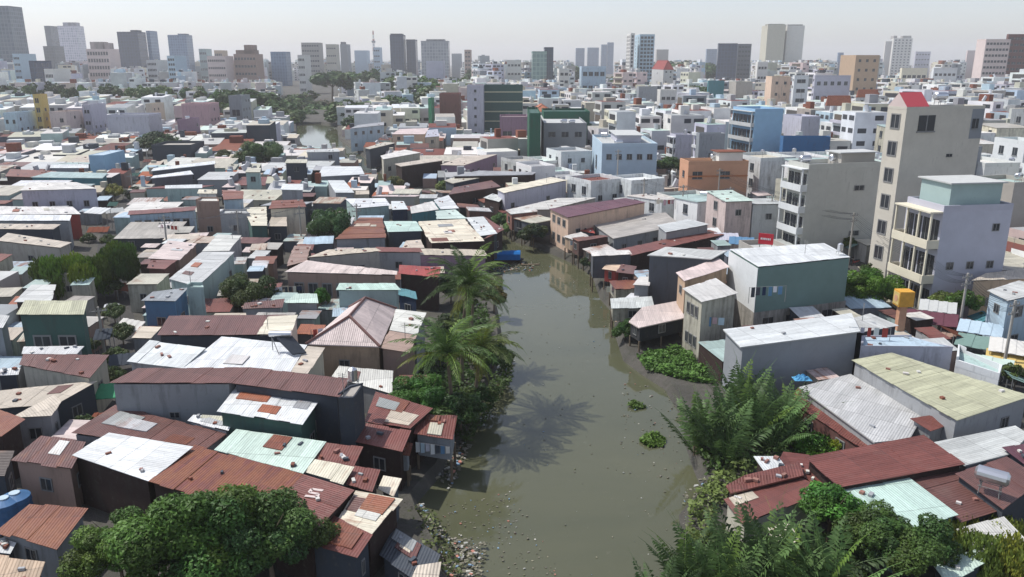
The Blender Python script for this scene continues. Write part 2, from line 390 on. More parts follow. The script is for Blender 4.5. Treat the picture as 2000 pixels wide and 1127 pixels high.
        for i in range(n):
            j = (i+1) % n
            xyq = [o1[i][:2], o1[j][:2], o2[j][:2], o2[i][:2]]
            z0 = [ins[i][2]-.02]*4; z1 = [ins[i][2]+par]*4
            pb.prism(xyq, z0, z1)
        obj('parapet', pb.mesh('parapet', [M['wall']]), root, color=rgb(wc, .05), a=grime*.8)
        rb = MB(); rb.face([(p[0], p[1], p[2]+.03) for p in inset(.2)], [(p[0], p[1]) for p in loc]); obj('roof', rb.mesh('roof', [M['wall']]), root, color=c, a=.5)
    elif roof in ('hip', 'gable', 'tile_hip', 'tile_gable'):
        rb = MB(); P4 = [Vector(p) for p in loc]
        l01 = (P4[1]-P4[0]).length; l12 = (P4[2]-P4[1]).length
        if l01 < l12: P4 = P4[1:]+P4[:1]; l01, l12 = l12, l01
        mA = (P4[0]+P4[3])/2; mB = (P4[1]+P4[2])/2; dd = (mB-mA)
        t = .5*l12/l01 if 'hip' in roof else 0
        rA = mA+dd*t+Vector((0, 0, apex)); rB = mB-dd*t+Vector((0, 0, apex))
        def fc(ps):
            d = (ps[1]-ps[0]).normalized(); nn = (ps[1]-ps[0]).cross(ps[2]-ps[0]).normalized(); v = nn.cross(d)
            rb.face(ps, [(p.dot(d), p.dot(v)) for p in ps])
        fc([P4[0], P4[1], rB, rA]); fc([P4[2], P4[3], rA, rB])
        if 'hip' in roof: fc([P4[1], P4[2], rB]); fc([P4[3], P4[0], rA])
        dn = Vector((0, 0, .1)); rb.face([p-dn for p in reversed(P4)])
        for i in range(4): rb.face([P4[i]-dn, P4[(i+1) % 4]-dn, P4[(i+1) % 4], P4[i]])
        obj('roof', rb.mesh('roof', [M['tile'] if 'tile' in roof else M['roof']]), root, color=c, a=rust)
        if 'hip' not in roof:
            gb = MB(); dn = Vector((0, 0, .12))
            for a, b2, q in ((P4[1], P4[2], rB), (P4[3], P4[0], rA)):
                s_ = Vector((0, 0, 0)); cc = (P4[0]+P4[2])/2; k2 = .06
                gb.face([a.lerp(cc, k2)-dn, b2.lerp(cc, k2)-dn, q.lerp(Vector((cc.x, cc.y, q.z)), k2)-dn])
            obj('gable_wall', gb.mesh('gable_wall', [M['wall']]), root, color=rgb(wc), a=grime)
        rg = MB()
        cr = rgb(rc); cr = [x*.6 for x in cr]
        rg.tube(rA+Vector((0, 0, .03)), rB+Vector((0, 0, .03)), .14, n=5)
        if 'hip' in roof:
            for a, q in ((P4[0], rA), (P4[3], rA), (P4[1], rB), (P4[2], rB)): rg.tube(a+Vector((0, 0, .03)), q+Vector((0, 0, .03)), .14, n=5)
        obj('ridge_cap', rg.mesh('ridge_cap', [M['plain']]), root, color=cr if roof != 'hip' else rgb('brown'))
    # windows
    zt_ = min(p[2] for p in ins)+base
    for i in range(n):
        a = (ins[i][0]+cx, ins[i][1]+cy); b2 = (ins[(i+1) % n][0]+cx, ins[(i+1) % n][1]+cy)
        ln = math.dist(a, b2)
        if ln < 1.2: continue
        nx, ny = (b2[1]-a[1])/ln, -(b2[0]-a[0])/ln
        mx, my = (a[0]+b2[0])/2, (a[1]+b2[1])/2; l2 = math.hypot(mx, my)
        vis = -(nx*mx+ny*my)/l2
        side = 'f' if ny < -.72 else ('l' if nx < -.69 else ('r' if nx > .69 else 'b'))
        spec = {'f': wf, 'l': wl, 'r': wr}.get(side)
        z0 = base+(1.2 if stilt else 0)
        if spec:
            cols, rows = spec[:2]; add_windows(root, bz, a, b2, z0, zt_, cols, rows, far, *(spec[2:4] if len(spec) > 2 else ()), prob=spec[4] if len(spec) > 4 else 1)
        elif spec is None and auto and vis > .15 and side != 'b':
            rows = max(1, int((zt_-z0)/3.1)); cols = max(1, int(ln/3.4))
            if cols*rows > 24: cols = max(1, 24//rows)
            add_windows(root, bz, a, b2, z0, zt_, cols, rows, far, 1.0, 1.0, .55)
        if door and side == 'f' and ln > 2.5:
            t = R.uniform(.2, .8); d = ((b2[0]-a[0])/ln, (b2[1]-a[1])/ln)
            obj('door', DR, root, (a[0]+d[0]*ln*t-cx, a[1]+d[1]*ln*t-cy, 0), math.atan2(d[1], d[0]), (1, 1, 2.1), rgb(R.choice(['blue', 'green', 'grey', 'brown'])))
    if foot: FOOT.append([(p[0], p[1]) for p in pts])
    px = proj(cx, cy, cz)
    HOUSES.append((root, pts))
    return root
def quad(q, h, slope=.3):
    xy = [(q[i], q[i+1]) for i in range(0, len(q), 2)]
    if isinstance(h, (list, tuple)): return [P(x, y, z) for (x, y), z in zip(xy, h)]
    ys = sorted(y for _, y in xy)
    far_ = ys[len(ys)//2-1]
    pts = []
    for x, y in xy: pts.append(P(x, y, h+(slope if y <= far_ else 0)))
    return pts
def S(label, q, h, rc, wc, **kw):
    slope = kw.pop('slope', .3); lm = kw.pop('lm', None); clr = kw.pop('clr', None); nm = kw.pop('name', 'tin_roofed_house')
    pts = quad(q, h, slope)
    kw.setdefault('cat', 'house')
    D = min(p[1] for p in pts)
    kw.setdefault('far', D > 150)
    o = build(nm, label, pts, wc, rc, **kw)
    xs = q[0::2]; ys = q[1::2]
    CLEAR.append((min(xs), min(ys), max(xs), clr or max(ys)+12, D))
    if lm: LM.append((sum(xs)/len(xs), sum(ys)/len(ys), lm))
    return o
def B(label, x0, xm, x1, ytop, yvis, D, wc, rc='lightgrey', yaw=0, depth=None, **kw):
    lm = kw.pop('lm', None); nm = kw.pop('name', 'concrete_house')
    h = zat(ytop, D); u = (xm-1000)/F; X = u*(D*CT+(H-h)*ST); ya = math.radians(yaw)
    dep = depth or 10
    if x1 < 1000 and x0 >= xm-4: x1 = max(xm+(x1-xm)*.45, x1-(1000-x1)*dep/(D+dep))
    c = (X, D); w = along(c, h, ya, x1)
    if x0 < xm-.5:
        dep = along(c, h, ya+math.pi/2, x0)
        if dep <= 0 or dep > 60: dep = depth or 12
    a = c; b = (c[0]+w*math.cos(ya), c[1]+w*math.sin(ya))
    e = (b[0]-dep*math.sin(ya), b[1]+dep*math.cos(ya)); g = (a[0]-dep*math.sin(ya), a[1]+dep*math.cos(ya))
    kw.setdefault('roof', 'flat'); kw.setdefault('far', D > 150); kw.setdefault('cat', 'house')
    o = build(nm, label, [(*q, h) for q in (a, b, e, g)], wc, rc, **kw)
    CLEAR.append((x0, ytop-4, x1, yvis, D))
    if lm: LM.append(((x0+x1)/2, (ytop+yvis)/2, lm))
    return o
# ================================================================ near left bank
S('shack with smooth bright white sheet roof and dark boarded front, behind the big leafy tree', [140,889,212,845,377,872,291,940], 4.5, 'white', 'darkbrown', rust=.02, lm='the smooth white roof', clr=985, patches=0, rj=0, flow=1, auto=False)
S('long low shack with streaked orange-rust roof running right from the smooth white roof', [291,940,377,872,592,926,519,1006], 4.5, 'redbrown', 'darkbrown', rust=.75, patches=2, slope=0)
mk5 = S('red-brown roofed shack with a white painted mark on the roof, right of the big tree', [519,1006,592,926,692,957,608,1046], 4.5, 'redbrown', 'darkbrown', rust=.35, slope=0)
S('broad brown rusty roof with dark seams directly behind the smooth white roof', [139,846,225,791,441,849,402,878], 4.1, 'brown', 'bluegrey', rust=.4, patches=3)
S('wide pale mint sheet roof with one seam, between brown roof and green-walled white roof', [419,878,462,838,638,862,592,925], 4.55, 'palegreen', 'grey', rust=.05, patches=1)
S('small white patched roof beside the grey wall and the mint sheet roof', [366,822,378,810,460,816,446,842], 4.4, 'white', 'grey', rust=.15, patches=2)
S('small square red-brown roof above the stained cream sheet, below the black tower wall', [614,898,637,865,709,874,691,912], 4.5, 'redbrown', 'darkbrown', rust=.2)
S('stained cream sheet roof between two small red-brown roofs', [595,922,614,899,691,914,672,944], 4.45, 'cream', 'grey', rust=.45)
S('red-brown roof next to the tiny cream roof near the water', [675,945,692,912,742,921,728,959], 4.2, 'redbrown', 'darkbrown', rust=.4)
S('tiny cream and rust roof hanging over the rubbish bank', [739,953,749,929,785,935,770,968], 3.3, 'cream', 'darkgrey', rust=.5, lm='the tiny cream roof')
S('waterside shack with wavy cream and rust patched roof above the rubbish bank', [657,1024,694,958,782,974,722,1045], 3.9, 'cream', 'darkbrown', rust=.62, patches=3, flow=1)
S('red roofed lean-to with pale edge strip at the bottom of the left bank', [598,1060,645,1005,728,1045,699,1088], 3.7, 'redbrown', 'slate', rust=.35, patches=2)
S('low rust streaked roof with blue-grey wall left of the big leafy tree', [-6,1036,58,985,170,996,112,1072], 3.4, 'rust', 'bluegrey', rust=.8, lm='the rust roof by the big tree')
S('brown roofed shack with pinkish brick wall left of the smooth white roof', [23,898,80,852,168,864,140,916], 4.3, 'brown', 'pinkbrown', rust=.5, patches=1, clr=985)
S('rusty roof corner at the left edge above the pinkish brick wall', [-60,842,-8,800,46,822,4,852], 4.6, 'rust', 'darkbrown', rust=.6, clr=890)
S('wide beige sheet roof with open dark shed front at the left edge', [-30,800,-10,764,190,745,110,790], 4.0, 'beige', 'slate', rust=.1, patches=1)
S('small beige roof fin beside the grey panel wall of the open shed', [22,816,105,772,119,784,100,812], 4.1, 'beige', 'grey', rust=.3)
S('brown roofed house with stained concrete wall below the green-grey box house', [38,712,46,692,214,693,176,738], 4.8, 'brown', 'stained', rust=.2, lm='the brown roof by the alley', rj=0)
S('tall green-grey box house with pale green roof, left of the willowy tree', [32,614,48,587,171,587,164,614], 7.6, 'olive', 'darkgreen', rust=.1, lm='the green-grey box house', clr=680, wf=(2,1,2.2,2))
S('thin bright white roof at the foot of the green-grey box house', [42,692,46,678,165,676,150,692], 4.6, 'white', 'grey', rust=.05)
S('blue-grey rendered house cut by the left edge', [-70,640,-50,608,19,617,6,640], 6.2, 'lightgrey', 'bluegrey', clr=700)
S('small white lean-to roof at the left edge beneath blue-grey house', [-10,733,2,720,40,718,36,731], 3.9, 'white', 'slate', rust=.1)
S('grey-pink roof beneath the willowy tree at left', [28,590,62,556,108,556,100,590], 5, 'lightgrey', 'darkbrown', rust=.25)
S('long brown roofed house with cream patch at its right end', [307,655,330,617,577,615,562,654], 5.4, 'brown', 'slate', rust=.15, rj=0, lm='the cream-ended brown roof')
S('cream sheet end of the brown roof with pale rendered side wall', [502,653,524,618,582,615,567,653], 5.46, 'cream', 'offwhite', rust=.05, foot=False)
S('large white metal roof, left sheet, below the long cream-ended brown roof', [248,706,292,665,402,680,357,719], 5.8, 'white', 'grey', rust=.03, flow=0)
S('large white metal roof carrying a solar heater', [357,719,433,657,600,674,567,727], 5.8, 'white', 'grey', rust=.03, slope=.1, lm='the white roof with solar heater', patches=1)
S('beige strip roof beside the dark yard of the hip roofed house', [567,727,600,676,634,679,601,730], 5.75, 'beige', 'stained', rust=.15)
S('long grey rendered house under a brown roof with one cream skylight', [213,748,268,720,487,718,453,748], 6.7, 'brown', 'bluegrey', rust=.12, rj=0, clr=812, lm='the long grey wall', wf=(1,1,.8,.5))
S('brown roof continuing right from the skylight roof to the black tower wall', [453,748,487,718,683,740,664,775], 6.7, 'brown', 'slate', rust=.12, rj=0, clr=800)
S('narrow dark slab tower with concrete top and steel tank beside it', [661,779,683,755,709,750,690,779], 7.3, 'concrete', 'slate', roof='flat', par=.1, clr=860, lm='the dark slab tower', wf=0, wr=0, auto=False)
S('white patched roof house with teal-green window band above the mint roof', [424,803,460,757,630,774,592,829], 5.7, 'white', 'darkgreen', rust=.35, patches=3, clr=858, lm='the green-walled white roof', wf=(5,1,1.2,1.0))
S('pinkish hip roofed house with brown ridge lines in the middle of the left bank', [597,672,682,600,775,603,742,677], 5.2, 'palepink', 'tan', roof='hip', rust=.1, apex=1.9, clr=715, lm='the pinkish hip roof', rj=0)
S('pale grey sheet roof extending right of the hip roof', [761,645,774,604,832,611,814,654], 5.3, 'offwhite', 'grey', rust=.06)
S('red-brown roof extension at the lower right of the hip roof', [742,680,761,646,814,655,799,689], 5.0, 'pinkbrown', 'pinkbrown', rust=.25)
S('low white roof in the yard between the hip roof and slab tower', [648,735,662,715,768,725,766,770], 3.4, 'offwhite', 'grey', rust=.1, patches=1)
S('red roof below the mango tree with two pale patches', [712,823,734,765,846,798,802,837], 4.3, 'redbrown', 'darkbrown', rust=.4, patches=3)
S('shaded red roof tucked right of the dark slab tower', [691,861,714,828,803,842,786,882], 4.0, 'redbrown', 'darkbrown', rust=.3, clr=925)
S('stilted waterside shack with red roof and blue-grey laundry hung wall', [808,846,820,810,893,813,885,857], 3.8, 'redbrown', 'bluegrey', rust=.45, stilt=True, clr=935, patches=2)
S('grey panel shack on stilts left of the laundry hung shack', [760,885,775,862,806,868,800,890], 3.3, 'rust', 'bluegrey', rust=.4, stilt=True)
S('dark corrugated shack at the bottom edge beneath the red lean-to', [740,1085,770,1030,860,1085,835,1150], 2.0, 'slate', 'slate', rust=.2, patches=3)
S('pale timber platform roof at the bottom edge of the left bank', [800,1135,815,1105,862,1098,856,1135], 2.2, 'beige', 'darkbrown', rust=.4)
S('low shed with beige roof at the bottom left corner', [-40,1150,-20,1085,88,1098,70,1150], 3.2, 'tan', 'slate', rust=.5)
S('small white awning roof at the bottom left corner', [-12,1078,4,1052,32,1060,20,1082], 2.6, 'white', 'slate', rust=.02)
S('dark shack behind the blue tanks at the left edge', [-40,930,-20,880,26,880,10,930], 3.6, 'darkbrown', 'slate', rust=.4)
# mid left
S('blue walled house with pink strip and grey-blue roof above the cream-ended brown roof', [276,587,298,570,368,562,343,588], 6, 'bluegrey', 'blue', rust=.08, clr=622, lm='the blue walled house')
S('tall narrow teal-grey concrete slab building beside the blue walled house', [366,566,372,556,396,556,398,566], 6.4, 'paleteal', 'paleteal', roof='flat', clr=608, par=.3, auto=False)
S('pale grey roof stepping down left of the round shade tree', [330,545,395,492,458,492,386,560], 5.4, 'lightgrey', 'paleteal', rust=.12, patches=2, clr=590)
S('upper light grey roof above the round shade tree', [395,491,425,458,472,460,447,490], 5.5, 'offwhite', 'grey', rust=.05)
S('pinkish white roof left of the stepped pale grey roofs', [290,505,330,470,385,476,350,508], 4.8, 'palepink', 'pinkbrown', rust=.3, patches=1)
S('small red-brown roof between white roofs behind the willowy tree', [286,524,296,508,346,508,322,526], 4.5, 'redbrown', 'brown', rust=.2)
S('cream roofed house with dark green front wall', [475,406,520,404,522,441,491,441], 5.2, 'cream', 'darkgreen', rust=.05, clr=466)
S('house with orange-brown roof over cream wall and teal awning', [526,408,532,392,591,390,598,404], 6.3, 'rust', 'cream', rust=.4, clr=437, lm='the orange-brown roof')
S('cream lower roof below the orange-brown roof', [522,442,530,424,560,424,560,442], 4.6, 'beige', 'slate', rust=.08, clr=462)
S('small red roofed house with pale blue front', [436,390,434,371,475,373,475,388], 7.2, 'rust', 'paleblue', rust=.25, clr=415, lm='the small red roofed house')
S('grey rendered two-storey house in front of the small red roofed house', [430,420,436,412,482,412,488,420], 5.6, 'lightgrey', 'grey', clr=455, roof='flat', par=.3)
S('pink rendered house with tiny dark windows', [383,396,392,388,426,388,428,396], 7.0, 'offwhite', 'pinkbrown', roof='flat', clr=458, par=.3, lm='the pink rendered house')
S('long low shopfront with rust-red roof and blue-white doors', [249,420,252,412,384,403,380,411], 5.2, 'redbrown', 'paleblue', rust=.3, clr=447, lm='the rust-red shopfront', wf=(6,1,1.6,2))
S('long pinkish roofed row with dark boarded and white panelled front', [556,531,598,509,776,530,775,537], 5.6, 'palepink', 'pinkbrown', rust=.25, clr=572, lm='the long pinkish row', wf=(7,1,1.6,1.8))
S('grey block-walled house with beige roof behind the long pinkish row', [600,503,640,488,733,484,745,490], 5.6, 'beige', 'concrete', rust=.1, clr=518)
S('brown tin roof with rust at the left end of the long pinkish row', [560,520,575,480,608,480,598,510], 5.4, 'pinkbrown', 'darkbrown', rust=.5)
S('teal and blue-grey box house with pale mint roof behind the hip roof', [656,566,663,553,771,553,783,566], 5.8, 'mint', 'paleteal', rust=.03, clr=598, lm='the mint roofed box house')
S('blue awning shed beside the mint roofed box house', [775,575,780,562,812,570,815,585], 3.9, 'teal', 'navy', rust=.1)
S('dark red roof above the coconut palms', [778,534,780,518,861,522,858,541], 5.2, 'red', 'darkbrown', rust=.5, clr=560, rj=0)
S('rust patched orange roof with blue front wall beside the dark round tree', [655,467,704,425,746,425,753,464], 4.9, 'rust', 'bluegrey', rust=.75, clr=485, patches=2)
S('narrow red strip roof in front of the rust patched orange roof', [731,492,734,483,821,485,825,492], 4.9, 'redbrown', 'grey', rust=.35)
S('long beige edged roof ending at the canal above the palms', [720,495,740,484,945,488,952,500], 4.5, 'beige', 'mauve', rust=.15, clr=525)
S('small pinkish beige awning roof between narrow red strip and mint roof', [785,484,793,470,822,468,828,484], 4.6, 'beige', 'grey', rust=.2)
S('light mint roof with white ridge left of the patched cream roof', [757,453,750,432,813,432,825,451], 5.2, 'mint', 'slate', rust=.05)
S('big cream and white canal-side roof with rust blotches', [842,475,817,433,906,428,946,471], 4.8, 'cream', 'darkbrown', rust=.5, patches=4, clr=488, lm='the rust blotched cream roof')
S('white roof with dark gutter beside the rust blotched cream roof', [937,461,911,425,944,423,972,456], 4.8, 'white', 'slate', rust=.05)
S('rust-red border roof at the canal edge above the blue covered boat', [939,470,973,456,945,422,985,448], 4.6, 'redbrown', 'darkbrown', rust=.5, clr=490)
S('pale lilac roof with teal front near the canal bend', [803,417,801,404,845,393,857,409], 5.0, 'offwhite', 'teal', rust=.04, clr=425)
S('bright white roof at the canal bend', [861,409,847,391,876,381,896,407], 5.0, 'white', 'teal', rust=.03)
S('pale green-white roof between lilac roof and blotched cream roof', [853,428,851,412,889,409,912,427], 4.9, 'palegreen', 'grey', rust=.1)
S('white roofed house with long pale teal wall right of the dark round tree', [695,407,674,388,752,387,762,401], 5.6, 'white', 'paleteal', rust=.03, clr=423, lm='the pale teal wall')
S('small white roof right of the pale teal wall', [766,410,764,393,788,393,797,409], 5.2, 'white', 'navy', rust=.03)
S('small dark roof cottage with pale front above the hip roof', [474,603,478,592,556,584,552,600], 4.6, 'brown', 'grey', rust=.3)
S('pale green-grey low roof right of the dark roof cottage', [556,592,577,574,619,574,622,592], 4.4, 'palegreen', 'grey', rust=.12)
S('beige roofed grey shed third from bottom at the far left', [-30,447,-10,437,119,438,104,448], 5.4, 'beige', 'slate', rust=.08, clr=466)
S('beige roofed shed with pale grey wall left of the willowy tree', [-6,470,15,455,140,474,118,484], 5.2, 'beige', 'concrete', rust=.06, clr=497)
S('long bright white strip roof at the far left', [-30,431,-20,419,140,420,136,431], 5.6, 'white', 'grey', rust=.03)
S('white and pink roof with red patches at the far left above the strip roof', [-30,418,-10,403,142,404,158,418], 5.2, 'offwhite', 'red', rust=.4, patches=3)
S('white lavender walled house with two dark windows at the far left', [38,372,58,356,150,356,190,368], 7.0, 'offwhite', 'lavender', rust=.02, clr=398, lm='the lavender walled house', wf=(4,1,1,1.2))
S('green and white low roof with brown stripes beside the alley', [60,346,100,335,210,338,200,348], 5.4, 'paleteal', 'teal', rust=.1)
S('long white strip roof left of the sky blue box house', [97,328,100,321,173,321,173,328], 6, 'white', 'grey', rust=.02)
S('low brown roof row with orange eaves at the far left', [10,344,20,330,110,334,120,348], 5.2, 'rust', 'darkbrown', rust=.5)
S('white strip roof on dark house below the dark grey block', [295,334,300,328,420,314,420,320], 6, 'white', 'darkgrey', rust=.02, clr=340)
S('second white strip roof below the dark grey block', [294,348,300,343,372,333,378,340], 5.6, 'white', 'darkgrey', rust=.02)
S('pale house with white roof and mint wall beside the alley', [322,368,322,362,395,360,395,367], 5.8, 'white', 'paleteal', rust=.02, clr=382)
S('small cream house behind the pink rendered house', [385,378,388,370,424,370,424,378], 6, 'cream', 'offwhite', rust=.08)
S('two-storey house with teal side wall and terracotta band', [478,336,484,328,510,328,508,336], 7.5, 'stained', 'paleteal', clr=374, lm='the teal sided house')
S('white roofed cottage with cream awning behind the orange-brown roof', [548,370,552,359,592,359,592,371], 6, 'white', 'grey', rust=.02, clr=385)
S('wide white and grey roof beside the far canal', [620,345,630,325,705,325,712,340], 5.4, 'white', 'bluegrey', rust=.03, clr=352)
S('grey panel house with pale teal end by the far canal bend', [598,297,600,292,660,290,664,296], 7, 'lightgrey', 'bluegrey', rust=.03, clr=322)
S('bright white roof left of the far canal', [655,376,640,352,672,352,692,376], 5.2, 'white', 'grey', rust=.03, clr=388)
S('dark open-fronted house with concrete canopy near the far canal', [556,318,560,311,600,311,600,318], 7.5, 'stained', 'slate', clr=345)
# ================================================================ right bank, near
S('long red corrugated roof with fine ribs between mint roof and beige roof', [1640,952,1573,892,1805,849,1884,907], 4.1, 'redbrown', 'darkbrown', rust=.12, rj=0, flow=1, lm='the long red ribbed roof')
S('clean mint green metal roof in the lower right', [1640,955,1771,929,1873,1006,1752,1040], 3.7, 'mint', 'green', rust=0, rj=0, clr=1050, lm='the clean mint roof', slope=.1)
S('brown roof with rusty gutter trench right of the clean mint roof', [1775,936,1862,914,1960,995,1880,1020], 3.3, 'brown', 'slate', rust=.2)
S('brown roof carrying a steel water heater at the right edge', [1865,925,1968,893,2035,935,1960,996], 3.8, 'brown', 'slate', rust=.1, rj=0)
S('pale grey sheet roof right of the long red ribbed roof', [1822,864,1983,831,2010,848,1975,886,1885,909], 3.9, 'lightgrey', 'grey', rust=.05, flow=0)
S('small dark red roof corner at the right edge', [1958,874,2005,866,2030,892,2000,906], 3.9, 'maroon', 'slate', rust=.1)
S('big ribbed beige-grey roof below the long grey walled house', [1560,756,1661,730,1803,812,1777,857,1708,864], 3.4, 'lightgrey', 'grey', rust=.04, flow=1, lm='the big ribbed beige roof')
S('huge olive and cream stained roof of the workshop at the right', [1664,703,1742,689,2014,774,1870,821], 4.7, 'olive', 'grey', rust=.16, clr=842, lm='the huge olive roof', rj=0, flow=0)
S('small red roof notch between the beige ribbed roof and the olive roof', [1778,818,1835,810,1872,823,1816,842], 3.6, 'redbrown', 'grey', rust=.1)
S('narrow white roof strip squeezed between beige ribbed and olive roofs', [1782,775,1796,768,1850,806,1836,810], 3.5, 'white', 'offwhite', rust=0)
S('long grey walled house with white and pale blue metal roof', [1412,643,1632,616,1663,611,1681,647,1446,678], 6.5, 'white', 'bluegrey', rust=.02, clr=740, flow=0, wf=0, auto=False, lm='the long grey walled house', grime=.25)
S('grey concrete roof terrace with black opening beside long grey walled house', [1683,648,1664,622,1700,612,1756,636], 6.0, 'lightgrey', 'slate', rust=.05, clr=660)
S('pale blue-white flat roof with white parapet right of the long grey walled house', [1681,678,1683,658,1780,657,1861,680], 5.2, 'paleblue', 'lavender', rust=.0, clr=712, roof='flat', par=.15, auto=False, rj=0)
S('white parapet wall house with mint fence beside the street', [1866,715,1870,684,1884,690,1955,725,1950,742], 3.9, 'paleteal', 'white', roof='flat', par=.6)
S('brown sloping lean-to along the beige ribbed roof', [1540,782,1560,757,1705,864,1690,880], 2.7, 'redbrown', 'brown', rust=.35)
S('teal-green clad house with white roof above reddish ground storey', [1481,521,1425,487,1610,475,1661,502], 9.4, 'white', 'green', rust=0, clr=585, lm='the teal-green clad house', wf=0, wl=(2,2), wr=0, auto=False, slope=0, rj=0, grime=.1, ov=.1)
S('low cream roof on concrete waterside house left of the teal-green house', [1333,564,1398,543,1442,573,1370,590], 7.1, 'offwhite', 'stained', rust=.04, clr=640, lm='the concrete waterside house', wl=(3,2), grime=.8)
S('pinkish sheet roof with rusty edge above the concrete waterside house', [1320,533,1403,503,1425,521,1336,549], 7.4, 'palepink', 'tan', rust=.3)
S('dark blue-grey rendered canal house with pale roof', [1264,498,1300,482,1420,490,1389,506,1330,502], 8.0, 'lightgrey', 'darkgrey', rust=.05, clr=600, lm='the dark blue-grey canal house', wf=0, auto=False)
S('low timber shack with pinkish white roof over the weeds', [1228,628,1254,600,1326,587,1340,620,1248,640], 3.6, 'palepink', 'black', rust=.2, stilt=True, clr=685, patches=2)
S('narrow striped canopy below the dark blue-grey canal house', [1236,556,1250,540,1272,540,1268,558], 4.6, 'offwhite', 'bluegrey', rust=.1)
S('small white ledge roof at the water below the dark blue-grey canal house', [1219,583,1232,572,1250,574,1240,588], 3.0, 'white', 'pinkbrown', rust=.3, stilt=True)
S('tiny red painted waterside hut', [1177,526,1188,514,1215,518,1204,530], 3.6, 'peach', 'red', rust=.3, stilt=True, clr=575, lm='the tiny red hut')
S('brown wooden hut on posts right of the tiny red hut', [1204,532,1215,516,1242,520,1238,536], 4.4, 'brown', 'darkbrown', rust=.3, stilt=True)
S('wide grey roofed canal house with pink and white side', [1142,426,1270,417,1300,415,1330,440,1198,466], 4.5, 'concrete', 'bluegrey', rust=.1, flow=0, clr=512, lm='the wide grey canal roof', wl=(3,1))
S('red roof strip beneath the wide grey canal roof', [1202,489,1385,449,1414,458,1213,504], 4.1, 'redbrown', 'darkbrown', rust=.15, clr=520)
S('grey slab roof house right of the wide grey canal roof', [1283,440,1345,428,1386,438,1300,454], 5.4, 'lightgrey', 'grey', rust=.05)
S('long dark red canal roof over peach brick wall', [1072,408,1222,387,1262,395,1108,425], 6.5, 'maroon', 'peach', rust=.15, clr=470, lm='the long dark red canal roof', rj=0, wl=(3,2))
S('small red lean-to roof on the canal wall', [1103,438,1150,431,1162,456,1115,448], 4.0, 'red', 'darkgrey', rust=.35)
S('white roof behind the bank bushes', [990,410,1090,387,1165,386,1072,409], 4.4, 'offwhite', 'concrete', rust=.05)
S('white walled shed with cream roof and brown panel end', [970,370,1076,346,1108,352,984,377], 6.6, 'cream', 'lavender', rust=.1, clr=403, lm='the white walled shed', wf=(3,1,1,.6,.6))
S('small slanting white roof left of the white walled shed', [944,386,962,378,985,384,975,394], 5, 'lightgrey', 'darkbrown', rust=.2)
S('brown rusty roof by the canal left of the white walled shed', [876,380,886,366,960,352,978,364], 5.0, 'brown', 'darkbrown', rust=.5, clr=400)
S('dark brown waterside house with cream roof at the canal bend', [771,320,850,308,866,313,783,325], 6.2, 'beige', 'darkbrown', rust=.1, clr=372, lm='the dark brown canal house')
S('pinkish grey long wall house behind the dark brown canal house', [860,322,905,305,972,301,905,323], 5.8, 'beige', 'mauve', rust=.2, clr=338)
S('long sloping grey roof one above the brown rusty roof', [868,352,930,334,1000,334,885,358], 5.6, 'stained', 'slate', rust=.2)
S('upper long dark roof strip reaching towards the street', [885,344,935,333,1048,336,1040,341], 6.2, 'grey', 'darkbrown', rust=.2)
S('pale roof with small tank above the canal bend', [743,304,790,292,822,298,748,311], 6.5, 'offwhite', 'stained', rust=.1, clr=318)
S('dark house on the far canal with slanted grey roof', [713,289,751,277,772,279,722,291], 6.4, 'stained', 'slate', rust=.1, clr=318)
S('pale blue waterside house at the far canal bend', [683,251,700,244,750,238,750,244], 8.5, 'grey', 'paleblue', rust=.02, clr=284, lm='the pale blue waterside house')
S('pink-orange roof cluster house behind the far canal', [765,262,780,252,838,250,830,262], 7, 'palepink', 'peach', rust=.3)
S('grey-lavender gabled house right of the pink-orange roofs', [830,268,835,254,855,252,858,266], 7.5, 'lavender', 'beige', clr=285)
S('brown ribbed roof split by a pale ridge strip near the nipa palms', [1413,975,1560,930,1612,958,1450,1024], 3.3, 'redbrown', 'stained', rust=.25, patches=1, lm='the ridge strip roof')
S('narrow upper brown roof above the pale ridge strip', [1418,948,1454,928,1562,902,1570,928,1428,963], 3.6, 'redbrown', 'darkbrown', rust=.3)
S('white sheet with rusty corner between nipa palms and brown roof', [1472,892,1520,892,1537,915,1494,923], 3.7, 'white', 'darkbrown', rust=.15)
S('brown roof piece left of the long red ribbed roof', [1520,900,1530,882,1580,888,1640,952,1600,952,1560,925], 3.3, 'redbrown', 'darkbrown', rust=.3)
S('cream sheet lean-to at the bottom edge behind the nipa fronds', [1500,1030,1540,1018,1560,1055,1520,1075], 3.0, 'cream', 'slate', rust=.3)
S('white plastic roof in the bottom right corner left of bamboo', [1820,1100,1905,1072,1925,1100,1850,1140], 2.9, 'palegreen', 'slate', rust=.1)
S('grey-white roof behind the bamboo like tree at the right edge', [1868,1034,1960,1008,2010,1060,1915,1080], 3.2, 'offwhite', 'slate', rust=.1)
S('pale blue two-storey house with grey roof at the right edge above the green awning', [1928,568,1990,548,2060,566,1968,588], 7.0, 'lightgrey', 'paleblue', rust=.03, clr=655, lm='the pale blue house by the awnings', wf=(2,2))
S('tan roofed house with brown eaves behind the pale blue house at the right edge', [1898,548,1925,534,2030,520,2040,542], 6.6, 'beige', 'tan', rust=.2, clr=558)
